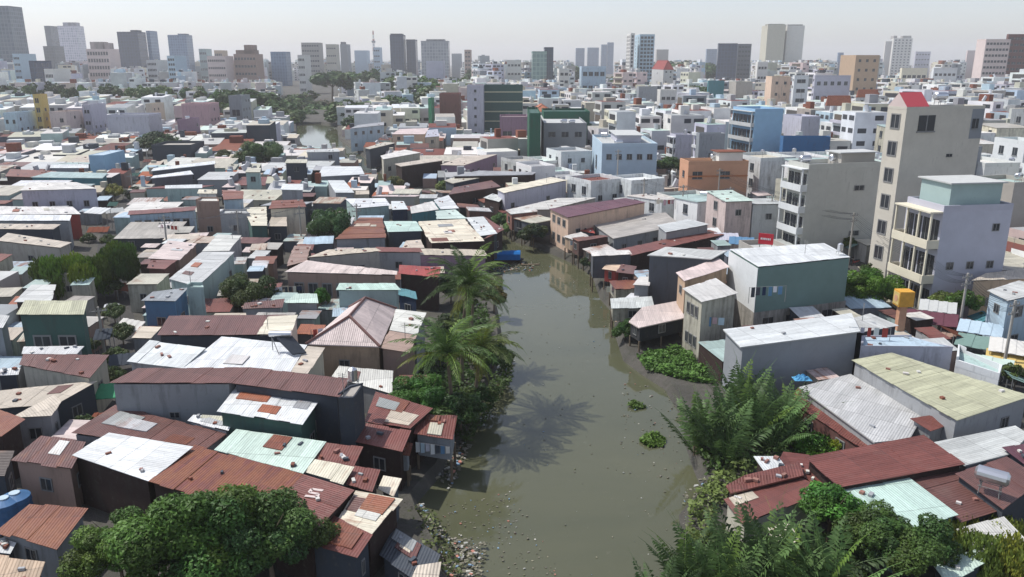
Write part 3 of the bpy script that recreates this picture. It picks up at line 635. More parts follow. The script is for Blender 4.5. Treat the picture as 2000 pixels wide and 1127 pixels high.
# right mid landmarks
B('tall narrow seven-storey cream house with blank side and small red gable', 1734, 1771, 1924, 214, 480, 100, 'c4beb2', 'grey', yaw=17, lm='the tall cream house', wl=(1,7,2.2,1.9), wf=0, auto=False, grime=.22, par=.3, name='tower_house')
B('grey-white four-storey house with open white balconied front', 1540, 1580, 1720, 330, 470, 118, 'b9b9b2', 'white', yaw=14, lm='the four-storey balcony house', wl=0, wf=(2,2,1.8,.8,.4), auto=False, grime=.3, name='balcony_house')
B('lavender-white house with yellow-lit balconies and pale blue penthouse', 1772, 1843, 1978, 414, 550, 88, 'lavender', 'offwhite', yaw=9, lm='the lavender balcony house', wl=0, wf=(3,3,.9,.9,.8), auto=False, grime=.05, name='balcony_house')
B('orange-brown rendered two-storey house with flat roof', 1328, 1345, 1462, 322, 378, 160, 'orange', 'offwhite', yaw=6, lm='the orange rendered house', wf=(4,2,2,1.4,.5), wl=(1,2), depth=8, grime=.15)
B('pale blue box house with white framed left face', 1157, 1176, 1284, 286, 345, 185, 'paleblue', 'lightgrey', yaw=0, lm='the pale blue box house', wf=(5,2,1.2,1.2,.6), wl=(1,1,3,3), grime=.1)
B('blue-grey two-storey house with red awning beside green netting', 1052, 1062, 1146, 245, 292, 235, 'bluegrey', 'lightgrey', yaw=0, lm='the blue-grey awning house', wf=(3,2,2,1.4), grime=.1)
B('green netted scaffolded house with vines', 1030, 1034, 1056, 226, 310, 225, 'netting', 'darkgreen', yaw=0, lm='the green netted house', auto=False, wf=0, name='scaffolded_house')
B('dark green building under construction net behind the blue-grey house', 1058, 1062, 1152, 222, 245, 262, 'netting', 'darkgreen', yaw=0, auto=False, wf=0, name='scaffolded_house')
B('olive-green striped glass block beside cream tower house', 940, 946, 1021, 170, 262, 330, 'darkgreen', 'grey', yaw=0, lm='the olive green block', wf=0, auto=False, grime=.1, name='office_block')
B('cream and white narrow tower house left of the olive green block', 900, 912, 944, 170, 265, 320, 'lavender', 'peach', yaw=0, lm='the narrow cream tower', wl=(1,7,1.5,1.5), wf=(1,6,.9,1), name='tower_house')
B('brick-red windowless wall building left of the narrow cream tower', 856, 858, 900, 186, 225, 345, 'brick', 'lightgrey', yaw=0, wf=0, auto=False)
B('bright green draped narrow scaffold tower', 833, 836, 847, 196, 245, 330, 'brightgreen', 'green', yaw=0, wf=0, auto=False, name='scaffolded_house', lm='the bright green drape')
B('mauve pink house with dark opening below the olive green block', 972, 976, 1030, 232, 265, 270, 'mauve', 'palepink', yaw=0, wf=(2,1,3,1.5), lm='the mauve pink house')
B('tall light blue narrow house with blank blue side', 1432, 1475, 1530, 218, 288, 215, 'skyblue', 'paleblue', yaw=12, lm='the tall light blue house', wl=(1,4,1.8,1.5), wf=0, auto=False, grime=.08, name='tower_house')
B('low deep blue fenced building right of the tall light blue house', 1524, 1530, 1622, 272, 302, 205, 'deepblue', 'grey', yaw=-2, wf=0, auto=False, lm='the deep blue building')
B('white and lavender two-storey cube above the deep blue building', 1530, 1566, 1602, 232, 268, 240, 'lavender', 'white', yaw=10, wf=0, wl=0, auto=False)
B('narrow white faced house with blue-grey side left of the street', 1308, 1320, 1352, 268, 310, 220, 'lavender', 'white', yaw=8, wl=(1,3,1.5,1.5), wf=0, auto=False)
B('blue-grey box house with white edge beside narrow white faced house', 1360, 1366, 1416, 266, 305, 205, 'bluegrey', 'lightgrey', yaw=0, wf=(1,1), auto=False)
B('lavender block with four rows of square windows on the right', 1588, 1592, 1662, 150, 195, 420, 'lavender', 'lightgrey', yaw=3, wf=(5,3,1.8,1.8), grime=.1, lm='the lavender block', name='apartment_block')
B('white and tan eight-storey block behind the lavender block', 1642, 1672, 1718, 110, 185, 480, 'tan', 'grey', yaw=10, wl=0, wf=(3,6,1.5,1.5), lm='the white and tan block', grime=.2, name='apartment_block')
B('blue and beige striped front house left of the lavender block', 1496, 1508, 1545, 152, 205, 400, 'peach', 'green', yaw=0, wl=0, wf=(2,4), name='apartment_block')
B('white balconied house front beside dark shaft left of the lavender block', 1548, 1552, 1580, 150, 208, 390, 'white', 'lightgrey', yaw=0, wf=(1,5,4,1.6), name='apartment_block')
B('small orange tiled pagoda shaped villa left of the tall cream house', 1612, 1614, 1662, 206, 216, 300, 'offwhite', 'terracotta', roof='tile_hip', apex=3.4, lm='the nearer orange tiled roof', name='tiled_villa', ov=-.5)
B('second orange tiled villa roof behind the nearer one', 1672, 1674, 1716, 190, 198, 340, 'offwhite', 'terracotta', roof='tile_hip', apex=3, name='tiled_villa', ov=-.5)
B('orange tiled house roof beyond the green netted house', 1038, 1040, 1078, 218, 222, 290, 'offwhite', 'terracotta', roof='tile_hip', apex=2.2, name='tiled_villa', ov=-.5)
B('white house with red tiled top near the green wooded ridge', 1273, 1296, 1316, 136, 165, 560, 'lightgrey', 'red', roof='tile_hip', apex=6, wl=(1,4), name='tiled_villa', lm='the red topped white house')
B('pale blue wide building with rows of square windows right of green tower', 1132, 1136, 1184, 132, 172, 520, 'paleblue', 'grey', yaw=0, wf=(4,3,3,2.4), lm='the wide pale blue building', name='apartment_block')
B('teal shed walled house at the right middle distance', 1382, 1384, 1415, 160, 178, 450, 'teal', 'grey', yaw=0, wf=0, auto=False)
B('cream and grey house in the right middle distance', 1424, 1438, 1470, 162, 192, 440, 'concrete', 'offwhite', yaw=8, wl=0, wf=(1,1))
B('blue-white wall house with long terrace, left of tall white twin tower', 1244, 1248, 1284, 172, 198, 430, 'bluegrey', 'lightgrey', yaw=0, wf=0, auto=False)
B('red-white house with balcony front beside the red topped house', 1284, 1290, 1322, 178, 212, 400, 'offwhite', 'white', yaw=0, wf=(3,2,2,1.4))
# left middle landmarks
B('sky blue box house with blank front in the left middle', 171, 173, 238, 304, 334, 200, 'skyblue', 'paleblue', yaw=2, lm='the sky blue box house', wf=0, auto=False, grime=.05, par=.1)
B('long dark grey block with bare wall beyond the alley', 294, 296, 398, 288, 316, 232, 'slate', 'concrete', yaw=3, lm='the dark grey block', wf=0, auto=False)
B('pale lavender gabled wall house behind banana plants', 192, 208, 290, 228, 268, 300, 'lavender', 'lightgrey', yaw=2, wl=(1,1,1.6,2), wf=0, auto=False, lm='the lavender gable house')
B('pink rendered block left of the river trees', 352, 354, 424, 206, 250, 330, 'pink', 'palepink', yaw=0, wf=(2,2,1.5,1.2,.3), lm='the pink block')
B('mauve-grey house in front of the pink block', 344, 346, 385, 237, 268, 290, 'mauve', 'white', yaw=0, wf=(2,1,1.4,1.4))
B('narrow golden-yellow house with red trim', 60, 64, 92, 188, 252, 300, 'yellow', 'red', yaw=0, wf=(2,5,1.4,1.6), lm='the narrow golden house', depth=5, name='tower_house')
B('pale sky blue house left of the narrow golden house', 4, 6, 62, 224, 262, 290, 'paleblue', 'white', yaw=0, wf=(3,2,1.6,1.3,.6))
B('pinkish white house right of the narrow golden house', 80, 96, 128, 222, 256, 300, 'palepink', 'beige', yaw=0, wf=(2,2,1.3,1.3,.5))
B('narrow blue-grey four-storey house before the river trees', 436, 446, 471, 190, 232, 350, 'bluegrey', 'lightgrey', yaw=0, wf=(1,1,4,2.5), lm='the narrow blue-grey house', name='tower_house')
B('beige-yellow house behind the shade tree in the left middle', 282, 284, 312, 206, 235, 340, 'beige', 'cream', yaw=0, wf=(1,1))
B('light grey house with green band roof in the left middle', 158, 160, 196, 208, 255, 310, 'lavender', 'offwhite', yaw=0, wf=(2,3,1.2,1.2))
# ================================================================ skyline
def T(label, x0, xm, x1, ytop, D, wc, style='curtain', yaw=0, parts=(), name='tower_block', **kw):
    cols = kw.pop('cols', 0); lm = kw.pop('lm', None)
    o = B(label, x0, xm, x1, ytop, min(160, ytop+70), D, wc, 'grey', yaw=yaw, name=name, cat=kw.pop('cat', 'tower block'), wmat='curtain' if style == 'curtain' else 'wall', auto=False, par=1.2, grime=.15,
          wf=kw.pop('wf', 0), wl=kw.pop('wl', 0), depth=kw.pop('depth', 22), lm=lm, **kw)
    # roof plant rooms / crowns are given as (x0,x1,ytop)
    pts = HOUSES[-1][1]; bz = o.location
    for (a, b, y) in parts:
        h = zat(y, D+6); h0 = pts[0][2]; xa = (a-1000)/F*(D*CT+(H-h)*ST); xb = (b-1000)/F*(D*CT+(H-h)*ST)
        xa = max(xa, min(p[0] for p in pts)+.5); xb = min(xb, max(p[0] for p in pts)-1.5)
        if xb-xa < 1: continue
        obj('roof_structure', UBOX['wall'], o, ((xa+xb)/2-bz.x, D+9-bz.y, h0-bz.z+.1), 0, (abs(xb-xa), 12, max(.5, h-h0)), rgb(wc, .05))
    return o
T('dark grey leaning-edge tower cut by the left picture edge', -60, -58, 42, 14, 780, '626c76', lm='the edge tower')
T('silver-grey tower with curved stepped crown on the left skyline', 108, 112, 163, 52, 1250, 'lavender', parts=((120,154,44),), lm='the silver-grey tower')
T('dark glass slab touching the silver-grey tower', 84, 86, 112, 52, 1300, 'glassdark')
T('low black-green glass block before the silver-grey tower', 82, 84, 124, 92, 1050, 'slate')
T('cream hotel with mansard roof and rows of small windows', 165, 168, 232, 98, 800, 'palepink', style='wall', wf=(8,6,3,3), parts=((172,196,82),(200,228,84)), lm='the cream mansard hotel')
T('wide dark blue glass block on the left skyline', 226, 228, 284, 64, 1000, 'navy', parts=((252,280,59),), lm='the wide dark blue block')
T('narrow grey-blue wing right of the wide dark blue block', 284, 285, 301, 62, 1040, 'glassblue')
T('blue glass tower with rounded top left of centre', 325, 327, 375, 70, 1150, 'glassblue', parts=((345,372,66),))
T('pale blue slim slab before the blue rounded tower', 324, 326, 360, 112, 620, 'paleblue', style='wall', wf=(3,9,2,1.6))
T('light grey office block between blue slab and hotel', 284, 286, 326, 120, 700, 'lightgrey', style='wall', wf=(6,6,2.5,1.8))
T('pale teal block at the far left under the dark tower', 20, 24, 55, 108, 640, 'paleblue', style='wall', wf=(4,7,2,1.6))
T('navy glass block in the gap between pale blocks at far left', 54, 56, 80, 122, 600, 'navy')
T('white and teal block right of the navy glass block', 84, 86, 125, 138, 560, 'offwhite', style='wall', wf=(5,3,2.6,2))
T('pale mint small block right of blue rounded tower', 386, 388, 413, 97, 1200, 'paleteal', style='wall', wf=(4,4,4,3))
T('beige small block right of the pale mint block', 416, 418, 444, 100, 1150, 'tan', style='wall', wf=(4,4,4,3))
T('broad pinkish-beige apartment building with stepped crown', 400, 404, 455, 112, 760, 'palepink', style='wall', wf=(9,5,2.2,1.8), lm='the broad pinkish building')
T('stepped pink-grey building with pagoda like crown', 452, 456, 513, 108, 780, 'pinkbrown', style='wall', wf=(7,5,2.4,2), parts=((458,512,98),(474,492,88)))
T('round blue glass hall on the left skyline', 525, 528, 567, 103, 1000, 'glassblue')
T('grey-green twin building with brown top', 585, 588, 630, 85, 1100, 'concrete', style='wall', wf=(7,8,3,2))
T('tan and blue block right of the grey-green twin', 633, 636, 662, 88, 1200, 'stained', style='wall', wf=(5,5,3,2))
T('grey-blue pointed block beside the tan and blue block', 662, 664, 684, 88, 1250, 'bluegrey', style='wall', parts=((664,672,82),))
T('pale white mid-rise with grey top before the twin building', 578, 581, 606, 110, 760, 'offwhite', style='wall', wf=(4,5,2,2))
T('low pale blue block left of the mast building', 690, 692, 722, 100, 1350, 'paleblue', style='wall')
T('slanted pale office building carrying the tall mast', 727, 729, 746, 94, 1250, 'paleblue', style='wall', wf=(3,6,3,2))
T('tall dark navy tower near the centre skyline', 759, 761, 792, 70, 1000, 'navy', parts=((761,790,66),), lm='the dark navy tower')
T('lower navy wing of the central dark tower', 791, 793, 815, 79, 1010, 'navy')
T('wide blue-grey glass building with shallow peaked top', 820, 822, 878, 82, 950, 'bluegrey', parts=((832,868,77),), lm='the shallow peaked building')
T('pale lilac block before the shallow peaked building', 830, 832, 869, 122, 640, 'lavender', style='wall', wf=(2,1,3,2))
T('slim pinkish-grey tower right of the shallow peaked building', 905, 907, 921, 99, 1100, 'pinkbrown', style='wall', wf=(2,8,3,2))
T('low blue-grey block behind trees right of peaked building', 880, 882, 902, 106, 1400, 'bluegrey', style='wall')
T('green glass tower with dark right wing', 1038, 1040, 1068, 103, 700, 'green', parts=(), lm='the green glass tower')
T('dark wing behind the green glass tower', 1062, 1064, 1081, 95, 705, 'glassdark')
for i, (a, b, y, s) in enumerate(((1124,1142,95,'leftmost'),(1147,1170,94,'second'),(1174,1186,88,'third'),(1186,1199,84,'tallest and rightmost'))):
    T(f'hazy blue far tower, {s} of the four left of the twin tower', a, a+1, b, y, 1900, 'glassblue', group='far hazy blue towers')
T('tall white residential tower with two shafts', 1210, 1232, 1240, 68, 640, 'offwhite', style='wall', wl=(5,18,2,1.6), wf=(1,18,2,1.6), lm='the white twin tower')
T('pale blue-grey right shaft of the tall white residential tower', 1240, 1250, 1279, 70, 650, 'paleblue', style='wall', wf=(4,17,2,1.6), wl=(2,17,2,1.6), parts=((1236,1254,64),))
T('grey-green low block right of the white twin tower', 1281, 1283, 1306, 98, 1400, 'concrete', style='wall')
T('pale blue far block left of the black glass tower', 1379, 1381, 1401, 97, 1700, 'glassblue')
T('black glass tower on the right skyline', 1402, 1404, 1441, 87, 850, 'navy', lm='the black glass tower')
T('grey and dark striped tower beside the black glass tower', 1440, 1442, 1468, 88, 860, 'darkgrey', style='wall', wf=(4,10,2,2))
T('big white slab tower with grey front on the right skyline', 1488, 1500, 1535, 50, 1050, 'stained', style='wall', parts=((1502,1534,47),), lm='the big white slab tower', yaw=-8)
T('white and lilac right half of the big slab tower', 1534, 1538, 1572, 52, 1060, 'offwhite', style='wall', parts=((1540,1570,48),), yaw=-8)
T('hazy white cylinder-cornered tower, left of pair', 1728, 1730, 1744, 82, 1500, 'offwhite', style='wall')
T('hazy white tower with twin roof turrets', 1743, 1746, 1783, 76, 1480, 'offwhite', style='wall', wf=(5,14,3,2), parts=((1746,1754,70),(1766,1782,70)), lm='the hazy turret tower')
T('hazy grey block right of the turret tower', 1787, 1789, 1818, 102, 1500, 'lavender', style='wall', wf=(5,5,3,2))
T('tan and blue striped apartment tower at the right edge', 1908, 1926, 1974, 80, 560, 'palepink', style='wall', wf=(7,11,2.6,1.4), lm='the striped apartment tower', wl=0)
T('brown balcony block at the right edge behind the striped tower', 1966, 1970, 2040, 70, 600, 'brown', style='wall', wf=(6,11,4,1.6))
T('hazy beige low tower left of the striped apartment tower', 1888, 1890, 1905, 100, 1300, 'palepink', style='wall')
T('blue far slab left of white and tan block', 1636, 1638, 1648, 104, 1500, 'glassblue')
T('grey block with teal top right of white and tan block', 1696, 1698, 1720, 112, 700, 'concrete', style='wall', wf=(3,8,2,1.6))
T('cream wide low block below the hazy turret tower', 1758, 1762, 1812, 136, 640, 'cream', style='wall', wf=(5,2,3,2))
T('pale white stepped block beyond the street at right', 1820, 1824, 1870, 136, 600, 'white', style='wall', wf=(5,3,2,1.6))
T('white long terrace block at left of the big slab tower', 1476, 1480, 1500, 124, 600, 'offwhite', style='wall', wf=(3,4,2,1.6))
T('pale grey mid-rise left of the wide pale blue building', 1080, 1092, 1112, 138, 520, 'offwhite', style='wall', wf=(2,5,2,1.6), wl=(2,5,2,1.6))
T('light domed hall left of the green glass tower', 984, 990, 1018, 120, 720, 'offwhite', style='wall', wf=(4,4,2,1.6))
# communications mast
def mast():
    D = 1260; z0 = zat(97, D); z1 = zat(60, D); x = (730-1000)/F*(D*CT-20*ST)
    r = thing('communications_mast', 'thin red and white lattice mast above the slanted pale office building', 'mast', (x, D, GZ))
    for i in range(6):
        a = z0-8+(z1-z0+8)*i/6; b = z0-8+(z1-z0+8)*(i+1)/6; w = 1.5*(1-i/8)
        m = MB()
        for sx, sy in ((-1, -1), (1, -1), (1, 1), (-1, 1)):
            m.tube((sx*w, sy*w, a), (sx*w*.88, sy*w*.88, b), .3, n=4)
            m.tube((sx*w, sy*w, a), (-sx*w*.88, sy*w*.88, b), .18, n=4)
        obj('mast_section', m.mesh('mast_section', [M['plain']]), r, (0, 0, -GZ), color=rgb('red' if i % 2 else 'white'))
    m = MB(); m.tube((0, 0, 0), (0, 0, z0), 2.0, 1.5, n=6); obj('mast_base', m.mesh('mast_base', [M['plain']]), r, (0, 0, -GZ), color=rgb('grey'))
    m = MB(); m.tube((0, 0, z0+10), (0, 0, z0+13), 3, 3, n=8); obj('antenna_drum', m.mesh('antenna_drum', [M['plain']]), r, (0, 0, -GZ), color=rgb('grey'))
mast()
# ================================================================ ground, canal
LB = [(900,1290),(850,1060),(815,1000),(800,960),(850,905),(885,845),(925,785),(955,725),(972,650),(965,600),(955,560),(948,520),(955,490),(955,468),(925,425),(870,400),(800,381),(748,360),(706,328),(668,300),(625,290),(590,283),(578,262),(577,240)]
RB = [(1345,1290),(1335,1127),(1350,1040),(1342,985),(1388,940),(1370,900),(1352,850),(1345,800),(1310,745),(1262,715),(1228,690),(1212,645),(1207,600),(1180,572),(1164,528),(1124,504),(1062,478),(1005,462),(985,440),(930,408),(860,388),(775,362),(752,338),(726,312),(700,292),(664,268),(660,243)]
lb = [P(*p, GZ)[:2] for p in LB]; rb = [P(*p, GZ)[:2] for p in RB]
FAR = 6000
def setting():
    E = ((lb[-1][0]+rb[-1][0])/2, max(lb[-1][1], rb[-1][1])+6)
    lm = [(lb[0][0], -60)]+lb+[E]; rm = [(rb[0][0], -60)]+rb+[E]
    def xa(line, y):
        for (x1, y1), (x2, y2) in zip(line, line[1:]):
            if y1-1e-6 <= y <= y2+1e-6: return x1+(x2-x1)*(y-y1)/max(1e-6, y2-y1)
        return line[-1][0]
    for line in (lm, rm):
        for i in range(1, len(line)):
            if line[i][1] <= line[i-1][1]: line[i] = (line[i][0], line[i-1][1]+.05)
    Em = (E[0], max(lm[-1][1], rm[-1][1])); lm[-1] = Em; rm[-1] = Em
    ys = sorted({round(p[1], 4) for p in lm+rm}); g = MB()
    for y0, y1 in zip(ys, ys[1:]):
        g.face([(-FAR, y0, GZ), (xa(lm, y0), y0, GZ), (xa(lm, y1), y1, GZ), (-FAR, y1, GZ)])
        g.face([(xa(rm, y0), y0, GZ), (FAR, y0, GZ), (FAR, y1, GZ), (xa(rm, y1), y1, GZ)])
    g.face([(-FAR, ys[-1], GZ), (FAR, ys[-1], GZ), (FAR, FAR, GZ), (-FAR, FAR, GZ)])
    structure('ground', g.mesh('ground', [M['ground']]))
    for nm, bank, s in (('canal_bank', lb, 1), ('canal_bank', rb, -1)):
        b = MB(); pts = [(bank[0][0], -60)]+bank+[E]
        for a, c in zip(pts, pts[1:]):
            o = .9*s
            b.face([(a[0], a[1], GZ), (c[0], c[1], GZ), (c[0]+o, c[1]-.2, -.5), (a[0]+o, a[1]-.2, -.5)])
        structure(nm, b.mesh(nm, [M['ground']]))
    b = MB(); b.face([(-300, -59, 0), (300, -59, 0), (300, 480, 0), (-300, 480, 0)]); structure('canal_water', b.mesh('canal_water', [M['water']]))
setting()
def inpoly(x, y, poly):
    c = False; n = len(poly)
    for i in range(n):
        x1, y1 = poly[i]; x2, y2 = poly[i-1]
        if (y1 > y) != (y2 > y) and x < (x2-x1)*(y-y1)/(y2-y1)+x1: c = not c
    return c
CANAL = [(lb[0][0], -60)]+lb+rb[::-1]+[(rb[0][0], -60)]
# streets: centre lines on the ground, half width
def road(name, px, hw, mat='asphalt'):
    pts = [P(*p, GZ)[:2] for p in px]; b = MB(); Ls = []; Rs = []
    for i, p in enumerate(pts):
        a = pts[max(0, i-1)]; c = pts[min(len(pts)-1, i+1)]; d = Vector((c[0]-a[0], c[1]-a[1])).normalized()
        Ls.append((p[0]-d.y*hw, p[1]+d.x*hw)); Rs.append((p[0]+d.y*hw, p[1]-d.x*hw))
    for i in range(len(pts)-1):
        b.face([(*Rs[i], GZ+.006), (*Rs[i+1], GZ+.006), (*Ls[i+1], GZ+.006), (*Ls[i], GZ+.006)])
    structure(name, b.mesh(name, [M[mat]]))
    FOOT.append(Ls+Rs[::-1]); return pts
street = road('street', [(2160,900),(1990,745),(1900,690),(1800,625),(1735,570),(1650,520),(1560,480),(1470,448),(1400,410),(1340,372),(1290,340)], 3.2)
alley = road('alley', [(170,860),(215,760),(235,690),(240,630),(225,560),(205,500),(215,440),(245,400),(275,350),(292,310),(300,285)], 1.3)
# ================================================================ fill: ordinary houses of the town
def rot(x, y, a): return (x*math.cos(a)-y*math.sin(a), x*math.sin(a)+y*math.cos(a))
FB = [(min(p[0] for p in f), min(p[1] for p in f), max(p[0] for p in f), max(p[1] for p in f), f) for f in FOOT]
def blocked(q, m=.4):
    cx = sum(p[0] for p in q)/4; cy = sum(p[1] for p in q)/4
    x0 = min(p[0] for p in q); x1 = max(p[0] for p in q); y0 = min(p[1] for p in q); y1 = max(p[1] for p in q)
    tp = [(cx, cy)]+[(cx+(p[0]-cx)*.85, cy+(p[1]-cy)*.85) for p in q]+[((q[i][0]+q[i-1][0])/2, (q[i][1]+q[i-1][1])/2) for i in range(4)]
    if cy < 460 and any(inpoly(*p, CANAL) for p in tp): return True
    for a, b, c, d, f in FB:
        if a > x1 or c < x0 or b > y1 or d < y0: continue
        if any(inpoly(*p, f) for p in tp): return True
        if any(x0+.3 < p[0] < x1-.3 and y0+.3 < p[1] < y1-.3 for p in f): return True
    return False
def limit(q, h):
    cx = sum(p[0] for p in q)/4; cy = sum(p[1] for p in q)/4
    xs = [proj(p[0], p[1], h)[0] for p in q]; x0, x1 = min(xs), max(xs); yn = min(p[1] for p in q); ymax = max(p[1] for p in q)
    for a, b, c, d, D in CLEAR:
        if D > yn and a < x1-1 and c > x0+1:
            hm = zat(d, ymax) if True else 0
            if h > hm: h = hm
    return h
TREEKEEP = []
def tonew(q): FB.append((min(p[0] for p in q), min(p[1] for p in q), max(p[0] for p in q), max(p[1] for p in q), q))
GREEN = [(-40,40,118,196,.5),(20,330,140,192,.35),(360,720,120,242,.6),(540,670,150,236,1.4),(640,900,128,215,.75),(1080,1130,110,140,.7),(1300,1420,110,150,.9)]
FILLS = []; STUFF = []
CLEAR += [(0, 148, 330, 188, 432), (360, 150, 440, 196, 425), (690, 178, 900, 208, 395), (468, 262, 560, 322, 222), (605, 392, 695, 464, 118), (85, 465, 278, 580, 90), (430, 520, 540, 594, 82), (270, 238, 350, 278, 252), (1655, 520, 1755, 606, 84), (430, 150, 660, 240, 375), (572, 236, 664, 292, 290), (652, 262, 704, 314, 250), (690, 288, 744, 346, 215), (745, 345, 790, 362, 200), (985, 436, 1065, 500, 118), (1000, 480, 1200, 640, 90)]
def fill():
    lefts = dict(r=['white','offwhite','lightgrey','stained','beige','grey','rust','brown','redbrown','paleteal','palepink','offwhite','lightgrey','concrete'], w=['grey','concrete','lavender','slate','paleteal','pinkbrown','bluegrey','stained','palepink','darkgrey','offwhite'])
    rights = dict(r=['offwhite','lightgrey','stained','grey','concrete','white','redbrown','palegreen','paleteal'], w=['offwhite','white','e0e0de','lightgrey','paleblue','cream','bluegrey','stained','palepink','concrete','e0e0de','white','lavender','white','e0e0de'])
    Y = 44.0
    while Y < 1500:
        far = Y > 330
        ly = 8 + (Y*.007) + R.uniform(-1.5, 2.5)
        halfw = Y*.80+24
        X = -halfw
        yaw_row = 0
        while X < halfw:
            left = X < -Y*.02-5 if Y < 400 else X < -Y*.12
            wx = R.uniform(4.2, 8.5)*(1+Y*.0006)*(1.25 if left and Y < 300 else 1)
            yaw = math.radians((R.uniform(-3, 5) if Y < 250 else 11+9*math.sin(X*.017+Y*.02)) if left else R.uniform(0, 10)+9*min(1, max(0, X/100)) if Y < 130 else 17+12*math.sin(X*.021+Y*.013)+R.uniform(-5, 5))
            px, py = proj(X+wx/2, Y+ly/2, GZ)
            gap = R.uniform(.05, .5)+(R.uniform(1.5, 4) if R.random() < .12 else 0)
            cx, cy = X+wx/2, Y+ly/2+R.uniform(-.6, .6)
            fd = ly*R.uniform(.86, 1.0)
            q = [(cx+a, cy+b) for a, b in (rot(-wx/2, -fd/2, yaw), rot(wx/2, -fd/2, yaw), rot(wx/2, fd/2, yaw), rot(-wx/2, fd/2, yaw))]
            X += wx+gap
            green = any(a < px < b and c < py-8 < d and R.random() < p*.75 for a, b, c, d, p in GREEN)
            if green:
                continue
            pal = lefts if left and Y < 270 else rights
            if left:
                h = R.uniform(2.9, 4.6) if Y < 260 else R.choice([4, 5, 7, 8, 11, 13])*R.uniform(.85, 1.15)
            else:
                h = R.uniform(3.2, 5.5) if Y < 115 else (R.choice([4.5, 7, 8, 10.5, 11, 13.5]) if Y < 200 else R.choice([7, 10, 11, 13, 14, 17]))*R.uniform(.85, 1.1)
            if Y > 500: h = R.choice([10, 12, 14, 17, 20, 23])
            if Y > 650: h = R.choice([13, 16, 19, 21, 24, 26, 28])*R.uniform(.85, 1.15)
            if Y > 900: h *= R.choice([1, 1, 1.2])
            # skyline stays under the horizon line except for the named towers
            h = min(h, 29 if R.random() < .9 else 36) if Y > 500 else h
            if Y < 560:
                if blocked(q): continue
                h2 = limit(q, h)
                if h2 < 2.7: continue
                h = h2
            else:
                if blocked(q): continue
                h2 = limit(q, h)
                if h2 < 3: continue
                h = h2
            if px < -300 or px > 2300: continue
            rc, wc = R.choice(pal['r']), R.choice(pal['w'])
            FILLS.append((Y, q, h, rc, wc, left))
        Y += ly+(R.uniform(.3, 1.2) if R.random() < .75 else R.uniform(2.2, 3.5))
fill()
for Y, q, h, rc, wc, left in FILLS:
    if Y < 420: tonew(q)
NUM = 'first second third fourth fifth sixth seventh eighth ninth tenth eleventh twelfth thirteenth fourteenth fifteenth sixteenth seventeenth eighteenth nineteenth twentieth twenty-first twenty-second twenty-third twenty-fourth twenty-fifth twenty-sixth twenty-seventh twenty-eighth twenty-ninth thirtieth'.split()
def bank_row(bank, side, y0, y1, nm):
    pts = [p for p in bank]; seg = []; k = 0; d = 0
    Ls = [math.dist(a, b) for a, b in zip(pts, pts[1:])]; tot = sum(Ls)
    while d < tot:
        w = R.uniform(2.6, 4.6)
        def at(x):
            for (a, b), l in zip(zip(pts, pts[1:]), Ls):
                if x <= l: return (a[0]+(b[0]-a[0])*x/l, a[1]+(b[1]-a[1])*x/l)
                x -= l
            return pts[-1]
        a, b = at(d), at(min(tot, d+w)); d += w*R.uniform(.95, 1.3)
        if not y0 < a[1] < y1: continue
        if math.dist(a, b) < 1.5: continue
        v = Vector((b[0]-a[0], b[1]-a[1])).normalized(); n = Vector((v.y, -v.x))*side; o1 = R.uniform(-1.5, -.4); o2 = R.uniform(2.2, 4.0)
        q = [(a[0]+n.x*o1, a[1]+n.y*o1), (b[0]+n.x*o1, b[1]+n.y*o1), (b[0]+n.x*o2, b[1]+n.y*o2), (a[0]+n.x*o2, a[1]+n.y*o2)]
        cx = sum(p[0] for p in q)/4; cy = sum(p[1] for p in q)/4
        if any(inpoly(*p, f) for *_, f in FB for p in [(cx, cy), ((q[0][0]+q[1][0])/2, (q[0][1]+q[1][1])/2), ((q[2][0]+q[3][0])/2, (q[2][1]+q[3][1])/2)]): continue
        h = R.uniform(3.0, 5.4); rc = R.choice(['rust', 'stained', 'lightgrey', 'brown', 'offwhite', 'redbrown', 'pinkbrown', 'grey']); wc = R.choice(['darkbrown', 'pinkbrown', 'slate', 'brown', 'stained', 'tan', 'darkgrey', 'brick'])
        if cy > 140:
            h = limit(q, h)
            if h < 2.4 or cy > 205: continue
        o = build('stilt_shack', f'{NUM[min(k, 29)].replace("-", " ")} {nm} bank waterside shack from near end, {word(wc)} walls, {word(rc)} roof', [(*p, h+(R.uniform(.1, .5) if i in (2, 3) else 0)) for i, p in enumerate(q)], wc, rc, cat='shack', group=f'waterside shacks of the {nm} bank',
                  rust=R.uniform(.2, .8), grime=R.uniform(.7, 1), stilt=cy < 140, base=GZ if cy < 140 else 0, far=cy > 130, ov=.2, foot=False)
        tonew(q); k += 1
bank_row(rb[8:], 1, 80, 300, 'right')
bank_row(lb[12:], -1, 108, 280, 'left')
SHEDS = []
